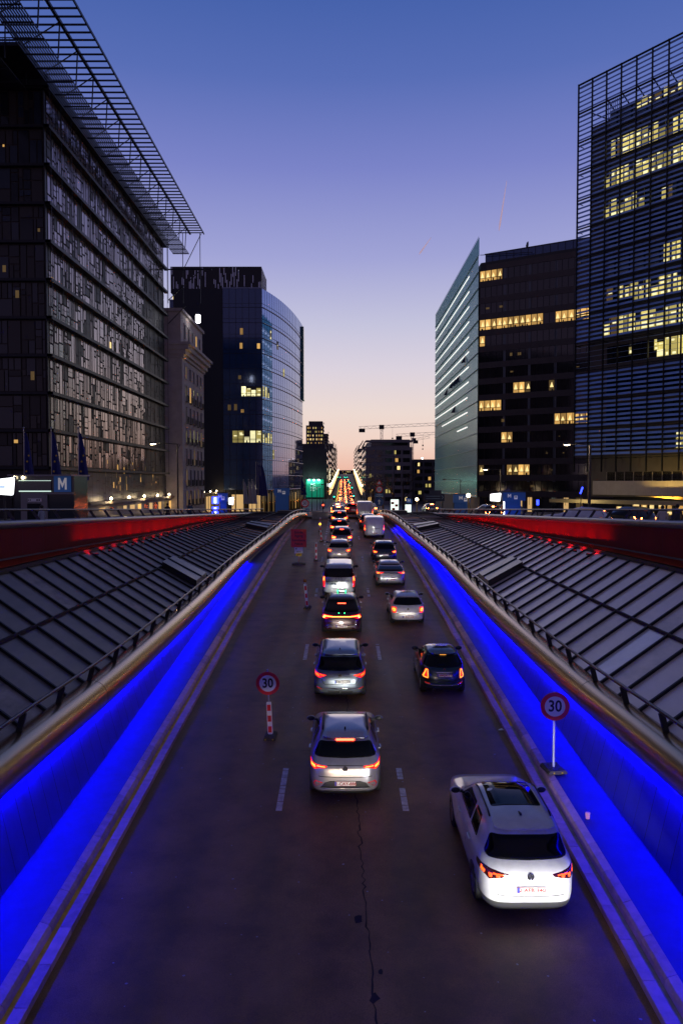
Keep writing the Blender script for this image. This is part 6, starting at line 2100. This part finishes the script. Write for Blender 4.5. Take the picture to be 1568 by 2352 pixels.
# --- the rest of the middle lane up the ramp
STD = dict(lens=[(.52, .90), (.80, .95), (.85, .93), (.82, .76), (.60, .78)], glow=[[(.57, .875), (.80, .915), (.79, .80), (.62, .81)]], m=tail_e)
HOT = dict(lens=[(.46, .92), (.80, .98), (.88, .95), (.85, .72), (.56, .74)], glow=[[(.52, .89), (.82, .94), (.81, .78), (.58, .79)]], m=mat('tail_light_hot', (1, 0, 0)))
def std(name, label, x, y, pnt, L=4.15, W=1.78, H=1.53, rgt=.5, tail=STD, **k):
    lv = hatch_levels(L, W, H, rgb=.2, rgt=rgt)
    d = dict(rear_win=(1.05, H - .18, .05, .04), plates=dict(z=.64, txt='1-KFD-208' if 'plate' not in k else k.pop('plate')), brake=(H - .12, .16, brake_e), head=8, trim=[('shut_line', bow(.55, .6, -.02), seam_m), ('bumper_trim', [(-.68, .36), (.68, .36), (.6, .24), (-.6, .24)], plastic)], badge=lambda t, B: ring_badge(t, B, .84, .045, bar=False))
    d.update(k)
    return make_car(name, label, 'car', rp(x, y), L, W, H, lv, pnt, tail, **d)
std('beige_hatchback', 'beige white hatchback directly ahead of the minibus', -.25, 55.0, PAINT['beige'], tail=STD, head=14, brake=None)
std('dark_crossover', 'dark crossover glowing red, two cars ahead of the minibus', -.05, 62.6, PAINT['grey'], L=4.4, W=1.84, H=1.62, tail=HOT, rails=True)
std('dark_hatchback', 'dark hatchback with bright red brake lights, three cars ahead of the minibus', -.28, 70.2, PAINT['navy'], tail=HOT)
std('black_hatchback', 'black hatchback at the top of the ramp, four cars ahead of the minibus', -.3, 78.6, PAINT['black'], tail=HOT)
# --- right lane: white tourer in front
lv = hatch_levels(4.49, 1.84, 1.67, zb=1.04, hood=.98, rgb=.26, rgt=.50, wr=.70)
TL = dict(lens=[(.40, .935), (.62, .985), (.80, 1.0), (.89, .985), (.90, .88), (.80, .855), (.76, .82), (.66, .86), (.44, .895)],
          glow=[[(.50, .935), (.86, .965), (.86, .935), (.50, .912)], [(.57, .915), (.64, .92), (.63, .875), (.57, .88)], [(.70, .93), (.76, .935), (.755, .86), (.71, .865)], [(.81, .94), (.86, .945), (.865, .88), (.82, .88)]], m=tail_dim, lens_m=mat('smoked_lens', (.05, .004, .006), .12, coat=1))
def tig_extra(t, B):
    f = lambda x, z: (x, B.rear(x, z) - .012, z)
    patch('plate_recess', [(-.42, .73), (.42, .73), (.5, .60), (-.5, .60)], lambda x, z: (x, B.rear(x, z) - .004, z), PAINT['white'], t, 1)
    for s in (-1, 1):
        sl = lambda y, z, s=s: (s * (B.side(y, z) + .004), y, z)
        patch('sill_trim', [(.5, .26), (4.0, .26), (4.0, .36), (.5, .36)], sl, plastic, t, 2, .02, (-s, 0, 0))
        patch('door_line', [(1.72, .4), (1.735, .4), (1.735, 1.05), (1.72, 1.05)], sl, seam_m, t, 1, .02, (-s, 0, 0))
        patch('door_line', [(2.72, .4), (2.735, .4), (2.735, 1.05), (2.72, 1.05)], sl, seam_m, t, 1, .02, (-s, 0, 0))
make_car('white_tourer', 'white car with a panoramic glass roof, nearest of all in the right lane', 'car', rp(3.47, 13.45), 4.49, 1.84, 1.67, lv, PAINT['white'], TL, yaw=.5, rear_win=(1.12, 1.49, .02, .02), rails=True, plates=dict(z=.67, txt='2-AFB-340'),
         badge=lambda t, B: vw_badge(t, B, .90, .066), roof_glass=(1.25, 2.45, .50), brake=None,
         trim=[('shut_line', bow(.57, .62, -.03, .005), seam_m)], extra=tig_extra, head=0, zlow=.43, low_m=mat('bumper_grey', (.06, .06, .058), .5))
# --- small dark green retro car
def fiat_extra(t, B):
    f = lambda x, z: (x, B.rear(x, z) - .014, z)
    patch('chrome_handle', round_poly([(-.28, .845), (.28, .845), (.26, .875), (-.26, .875)], .01), lambda x, z: (x, B.rear(x, z) - .03, z), chrome_m, t, 2)
    patch('chrome_strip', bow(.43, .66, -.02, .016), lambda x, z: (x, B.rear(x, z) - .02, z), chrome_m, t, 3)
    for s in (-1, 1):
        q = [(.5, .45), (.66, .45), (.66, .48), (.5, .48)]
        patch('reflector', q if s > 0 else mirror_poly(q), lambda x, z: (x, B.rear(x, z) - .024, z), refl_m, t, 1)
    m = MB(); m.lathe([(.04, -.06), (.05, -.06), (.05, .08)], (-.38, .02, .27), 'y', 10); m.build('exhaust', chrome_m, t, world=False)
lv = hatch_levels(3.57, 1.64, 1.49, zb=.98, hood=.92, rgb=.17, rgt=.50, wr=.66, wsb=2.6, wst=1.95)
ring = [(.55, .95), (.64, .95), (.735, .67), (.715, .63), (.555, .63), (.545, .67)]
TL = dict(lens=ring, glow=[[(.555, .94), (.635, .94), (.66, .85), (.63, .85), (.615, .91), (.575, .91)], [(.66, .85), (.73, .67), (.70, .66), (.63, .85)], [(.73, .67), (.71, .64), (.56, .64), (.575, .67), (.695, .672)], [(.55, .66), (.575, .66), (.583, .91), (.556, .91)]], m=tail_yel)
make_car('dark_green_city_car', 'small rounded dark green city car with loop shaped tail lights in the right lane', 'car', rp(3.56, 25.75), 3.57, 1.64, 1.49, lv, PAINT['green'], TL, n=3.8, yaw=.4, rear_win=(1.03, 1.34, .04, .04), plates=dict(z=.765, txt='1-WGX-771', txt_m=plate_red), badge=lambda t, B: ring_badge(t, B, .955, .045, plate_red, bar=False),
         brake=(1.385, .115, tail_yel), antenna='rod', door2=False, wb=2.3, arch=.30, trim=[('shut_line', bow(.59, .6, -.02), seam_m)], extra=fiat_extra, head=20)
# --- white silver small hatchback
lv = hatch_levels(3.9, 1.66, 1.47, zb=.95, hood=.9, rgb=.16, rgt=.46, wr=.67)
circ = lambda cx, cz, r, k=12: [(cx + r * math.cos(6.2832 * i / k), cz + r * math.sin(6.2832 * i / k)) for i in range(k)]
TL = dict(lens=[(.55, .92), (.70, .93), (.78, .90), (.79, .64), (.56, .66)], glow=[circ(.67, .80, .09)], m=tail_yel)
make_car('small_white_hatchback', 'small silver white hatchback with round amber tail lights and a tow bar', 'car', rp(3.17, 35.75), 3.9, 1.66, 1.47, lv, PAINT['whitesilver'], TL, yaw=.3, rear_win=(1.02, 1.32, .03, .03), plates=dict(z=.47, txt='1-ECF-552'), badge=lambda t, B: vw_badge(t, B, .83, .05), antenna='rod', brake=(1.385, .25, refl_m),
         trim=[('shut_line', bow(.60, .62, -.01), seam_m), ('shut_line', bow(.72, .12, -.05, .006), seam_m)], extra=lambda t, B: MB().tube([(0, 0, .25), (0, -.1, .25), (0, -.11, .36)], .03, 8).build('tow_bar', chrome_m, t, world=False), head=12)
# --- silver liftback
lv = hatch_levels(4.47, 1.82, 1.46, zb=1.0, hood=.92, rgb=.13, rgt=1.0, wr=.66)
TL = dict(lens=[(.40, .97), (.80, .985), (.88, .95), (.86, .85), (.62, .88)], glow=[[(.66, .955), (.85, .955), (.84, .875), (.70, .89)]], m=tail_yel)
def ion_extra(t, B):
    f = lambda x, z: (x, B.rear(x, z) - .01, z)
    patch('light_band', [(-.42, .955), (.42, .955), (.6, .89), (-.6, .89)], f, plastic, t, 2)
    for s in (-1, 1):
        q = [(.72, .62), (.87, .64), (.86, .42), (.74, .42)]
        patch('bumper_vent', round_poly(q if s > 0 else mirror_poly(q), .02), f, plastic, t, 1)
        q = [(.83, .61), (.86, .61), (.845, .45), (.82, .45)]
        patch('reflector', q if s > 0 else mirror_poly(q), lambda x, z: (x, B.rear(x, z) - .018, z), refl_m, t, 1)
make_car('silver_liftback', 'silver liftback with a dark split rear window band in the right lane', 'car', rp(2.95, 45.1), 4.47, 1.82, 1.46, lv, PAINT['ioniq'], TL, yaw=.3, rear_win=(1.05, 1.34, .07, .04), plates=dict(z=.53, txt='1-TAP-426'), spoiler=False, badge=lambda t, B: ring_badge(t, B, .80, .05, sx=1.6),
         trim=[('shut_line', bow(.68, .55, -.03, .012), seam_m), ('bumper_trim', [(-.6, .36), (.6, .36), (.52, .24), (-.52, .24)], plastic)], extra=ion_extra, head=12)
std('dark_blue_hatchback', 'dark navy hatchback ahead of the silver liftback in the right lane', 3.1, 54.3, PAINT['navy'], L=4.1, W=1.8, tail=dict(STD, m=tail_yel), plate='1-UAA-837', head=16, brake=None)
# --- white panel van and its neighbours at the top of the ramp
def van(name, label, x, y, pnt, W=1.92, H=1.95, L=4.9, tail_m=tail_e, head=8, win=None, **k):
    lv = van_levels(L, W, H)
    TLv = dict(lens=[(W / 2 - .12, 1.25), (W / 2 - .04, 1.25), (W / 2 - .02, .72), (W / 2 - .12, .72)], glow=[[(W / 2 - .11, .98), (W / 2 - .045, .98), (W / 2 - .035, .80), (W / 2 - .11, .80)]], m=tail_m)
    return make_car(name, label, 'van', rp(x, y), L, W, H, lv, pnt, TLv, n=7, rear_win=win, side_glass=False, plates=dict(z=.5, txt='1-VBD-660'), spoiler=False, antenna=None,
                    trim=[('shut_line', hline(.60, -.8, .8, .006), seam_m), ('shut_line', [(-.006, .6), (.006, .6), (.006, H - .1), (-.006, H - .1)], seam_m), ('door_pull', hline(.92, .05, .45, .02), plastic), ('bumper_trim', [(-.85, .44), (.85, .44), (.8, .3), (-.8, .3)], PAINT['palewhite'])], head=head, **k)
van('white_panel_van', 'plain white panel van with windowless rear doors in the right lane', 2.95, 68.3, PAINT['white'])
std('dark_saloon', 'dark saloon half hidden ahead of the white panel van', 2.62, 75.2, PAINT['navy'], head=8, brake=None)
van('worn_white_van', 'dirty white van with a rounded roof two vehicles ahead of the white panel van', 2.55, 84.2, PAINT['palewhite'], H=2.1)
std('red_hatchback', 'dark red hatchback with bright brake lights left of the dirty white van', 1.35, 93.5, PAINT['red'], tail=HOT, head=4)
std('blue_estate', 'pale blue estate car edging right of the dark crossover', 1.0, 67.2, PAINT['blue'], L=4.4, tail=HOT, head=6) if False else None

# --- two unseen cars, added below the frame to light the two nearest cars
# (their beams stand in for traffic behind; placed on the carriageway like every other car)
for nm, lb, x, y, e, c in (('unseen_grey_hatchback', 'unseen grey hatchback added below the frame, its headlights lighting the white car', 3.35, 4.4, 2600, (1, .97, .93)), ('unseen_brown_hatchback', 'unseen brown hatchback added below the frame, its warm headlights lighting the silver crossover', .05, 5.0, 800, (1, .74, .48))):
    std(nm, lb, x, y, PAINT['grey' if x > 1 else 'brown'], head=e, head_col=c, head_aim=.5)

# --- the far jam: one simple car of each colour, copied
def simple_car(name, pnt, L=4.2, W=1.78, H=1.5, vanlike=False):
    lv = van_levels(L + .6, W + .15, H + .5) if vanlike else hatch_levels(L, W, H)
    B = Body(lv, 6 if vanlike else 5)
    t = thing(name, 'x', 'car')
    m = MB()
    zs = [l[0] for l in lv]
    rows = []
    for z in zs:
        c, a, w = B.dims(z)
        rows.append([(w * math.copysign(abs(math.cos(q)) ** .4, math.cos(q)), c + a * math.copysign(abs(math.sin(q)) ** .4, math.sin(q)), z) for q in (6.2832 * (i + .5) / 20 for i in range(20))])
    n = 20
    m.add([p for r in rows for p in r], [(i * n + k, i * n + (k + 1) % n, (i + 1) * n + (k + 1) % n, (i + 1) * n + k) for i in range(len(rows) - 1) for k in range(n)] + [tuple((len(rows) - 1) * n + k for k in range(n)), tuple(range(n))])
    m.build('body', pnt, t, smooth=True, world=False)
    f = lambda o: (lambda x, z: (x, B.rear(x, z) - o, z))
    z0, z1 = (1.25, H + .3) if vanlike else (1.08, H - .17)
    a, b = B.w(z0) - .1, B.w(z1) - .08
    patch('rear_window', [(-a, z0), (a, z0), (b, z1), (-b, z1)], f(.01), car_glass, t, 1)
    for s in (-1, 1):
        q = [(.56, .90), (.83, .93), (.80, .74), (.6, .76)]
        patch('tail_light', q if s > 0 else mirror_poly(q), f(.02), brake_hot, t, 0)
    if not vanlike: patch('brake_light', [(-.2, H - .15), (.2, H - .15), (.2, H - .1), (-.2, H - .1)], f(.03), brake_hot, t, 0)
    m = MB()
    for y in (.75, L * .8): m.box(-W / 2 + .05, W / 2 - .05, y - .3, y + .3, .0, .3)
    m.build('wheels', tyre_m, t, world=False)
    return t
KINDS = [('white', 'white', 0), ('grey', 'grey', 0), ('black', 'black', 0), ('silver', 'silver', 0), ('navy', 'dark blue', 0), ('red', 'red', 0), ('palewhite', 'white', 1), ('beige', 'beige', 0)]
protos = [simple_car('far_van' if v else 'far_car', PAINT[p], vanlike=bool(v)) for p, _, v in KINDS]
ix = tree_index()
used = set()
rJ = random.Random(12)
def far(x, y, lane, k=None, yaw=0, label=None, group='cars in the far jam'):
    k = rJ.choices(range(8), [4, 4, 4, 3, 2, 1, 2, 1])[0] if k is None else k
    o = protos[k] if k not in used else copy_tree(protos[k], None, ix)
    used.add(k)
    o.location = (x, y, road_z(y))
    s = math.atan((road_z(y + 4) - road_z(y)) / 4)
    o.rotation_euler = (s, 0, R(yaw))
    v = KINDS[k][2]
    tag(o, label or f"small {KINDS[k][1]} {'van' if v else 'car'} with red tail lights queueing in the {lane} lane down the street", 'van' if v else 'car', group)
    return o
LANES = {'left': [(92, -.45), (430, -1.3), (700, -.9)], 'middle': [(92, 1.6), (430, 1.9), (700, 2.2)], 'right': [(92, 3.7), (430, 5.0), (700, 5.3)]}
for lane, start in (('left', 86.0), ('middle', 101.0), ('right', 99.0)):
    y = start
    while y < 690:
        off = interp(LANES[lane], y)
        far(off + rJ.uniform(-.2, .2), y, lane)
        y += (6.3 if y < 115 else 7.6) + rJ.uniform(-.3, 1.6) + (1.2 if y > 200 else 0)
# ---------------------------------------------------------------- people and cars up on the plaza
skin_m = mat('skin', (.45, .27, .2), .6)
def person(label, x, Y, yaw, coat, legs=(.03, .03, .04), h=1.72, hair=(.02, .015, .01), skirt=False, step=.12):
    t = thing('person', label, 'person', (x, Y, plaza_z(Y)))
    t.rotation_euler = (0, 0, R(yaw))
    k = h / 1.72
    V = [(0, 0, .95), (0, 0, 1.12), (0, .0, 1.32), (0, 0, 1.44), (0, .01, 1.52), (0, .015, 1.60), (0, .01, 1.70),
         (.10, 0, .90), (.11, step, .50), (.11, step * .6, .09), (.12, step * .6 + .14, .04), (-.10, 0, .90), (-.11, -step, .50), (-.11, -step * 1.6, .10), (-.12, -step * 1.6 + .14, .04),
         (.18, 0, 1.40), (.25, -.05, 1.14), (.25, .08, .92), (.25, .12, .84), (-.18, 0, 1.40), (-.25, .05, 1.14), (-.24, .14, .92), (-.24, .18, .84)]
    E = [(0, 1), (1, 2), (2, 3), (3, 4), (4, 5), (5, 6), (0, 7), (7, 8), (8, 9), (9, 10), (0, 11), (11, 12), (12, 13), (13, 14), (3, 15), (15, 16), (16, 17), (17, 18), (3, 19), (19, 20), (20, 21), (21, 22)]
    Rd = [.13, .12, .145, .10, .055, .085, .07, .085, .06, .042, .035, .085, .06, .042, .035, .065, .045, .035, .035, .065, .045, .035, .035]
    me = bpy.data.meshes.new('body'); me.from_pydata([(a * k, b * k, c * k) for a, b, c in V], E, [])
    o = bpy.data.objects.new('body', me); COL.objects.link(o)
    md = o.modifiers.new('s', 'SKIN')
    for i, r in enumerate(Rd): me.skin_vertices[0].data[i].radius = (r * k, r * k * (.75 if i in (1, 2) else 1))
    me.skin_vertices[0].data[0].use_root = True
    sb = o.modifiers.new('u', 'SUBSURF'); sb.levels = sb.render_levels = 1
    dg = bpy.context.evaluated_depsgraph_get()
    m2 = bpy.data.meshes.new_from_object(o.evaluated_get(dg))
    bpy.data.objects.remove(o)
    m2.materials.clear()
    for mm in (mat('cloth_%s' % label[:18], coat, .8), mat('trouser_%s' % label[:18], legs, .8), skin_m): m2.materials.append(mm)
    for p in m2.polygons:
        z = p.center.z / k
        p.material_index = 2 if z > 1.5 or (z < .88 and abs(p.center.x) > .2) else (0 if z > .86 else 1)
    m2.polygons.foreach_set('use_smooth', [True] * len(m2.polygons))
    body = link('body', m2, t, False)
    m = MB(); m.ball((0, -.012, 1.665 * k), .105 * k, 10, .95, 1.05, .95); m.build('hair', mat('hair_%.2f' % hair[0], hair, .7), t, smooth=True, world=False)
    m = MB(); m.lathe([(.15 * k, 1.38 * k), (.17 * k, 1.2 * k), (.155 * k, 1.0 * k), (.19 * k, (.55 if skirt else .78) * k), (.17 * k, (.56 if skirt else .79) * k)], (0, 0, 0), 'z', 14)
    m.v = [(a, b * .72, c) for a, b, c in m.v]
    m.build('coat', mat('cloth_%s' % label[:18], coat, .8), t, smooth=True, world=False)
person('person in a pale coat walking behind the left railing below the metro kiosk', atY(96, 1180, 40).x, 40, 80, (.30, .33, .40), skirt=True)
person('person in a white top walking away behind the right railing', atY(1520, 1180, 38).x, 38, 0, (.62, .55, .50))
person('person in a dark jacket walking away beside the one in the white top', atY(1554, 1180, 38).x, 38, 5, (.05, .05, .06), h=1.78)
person('person in a dark hooded coat behind the left railing before the lit shopfronts', atY(385, 1180, 62).x, 62, 30, (.02, .02, .025))
person('person in a blue jacket behind the left railing, right of the hooded one', atY(437, 1180, 66).x, 66, 200, (.05, .09, .14))
def plaza_car(k, x, y, yaw, label):
    o = far(x, y, '', k, yaw, label, None)
    del_group(o)
    o.location.z = plaza_z(y)
    return o
def del_group(o):
    if 'group' in o: del o['group']
plaza_car(0, 16.6, 46, 62, 'white car crossing the right plaza behind the railing')
plaza_car(2, 19.6, 47.5, 20, 'black car with a red light bar right of the white car on the plaza')
plaza_car(2, 14.0, 68, 10, 'black car with red brake lights beside the blue metro shelter')
plaza_car(1, 17.8, 74, 40, 'grey car standing behind the right railing before the dark offices')
for i, (x, y, k, c) in enumerate(((12.6, 104, 1, 'grey'),)):
    plaza_car(k, x, y, 5, f'{c} car beyond the right railing on the side road')
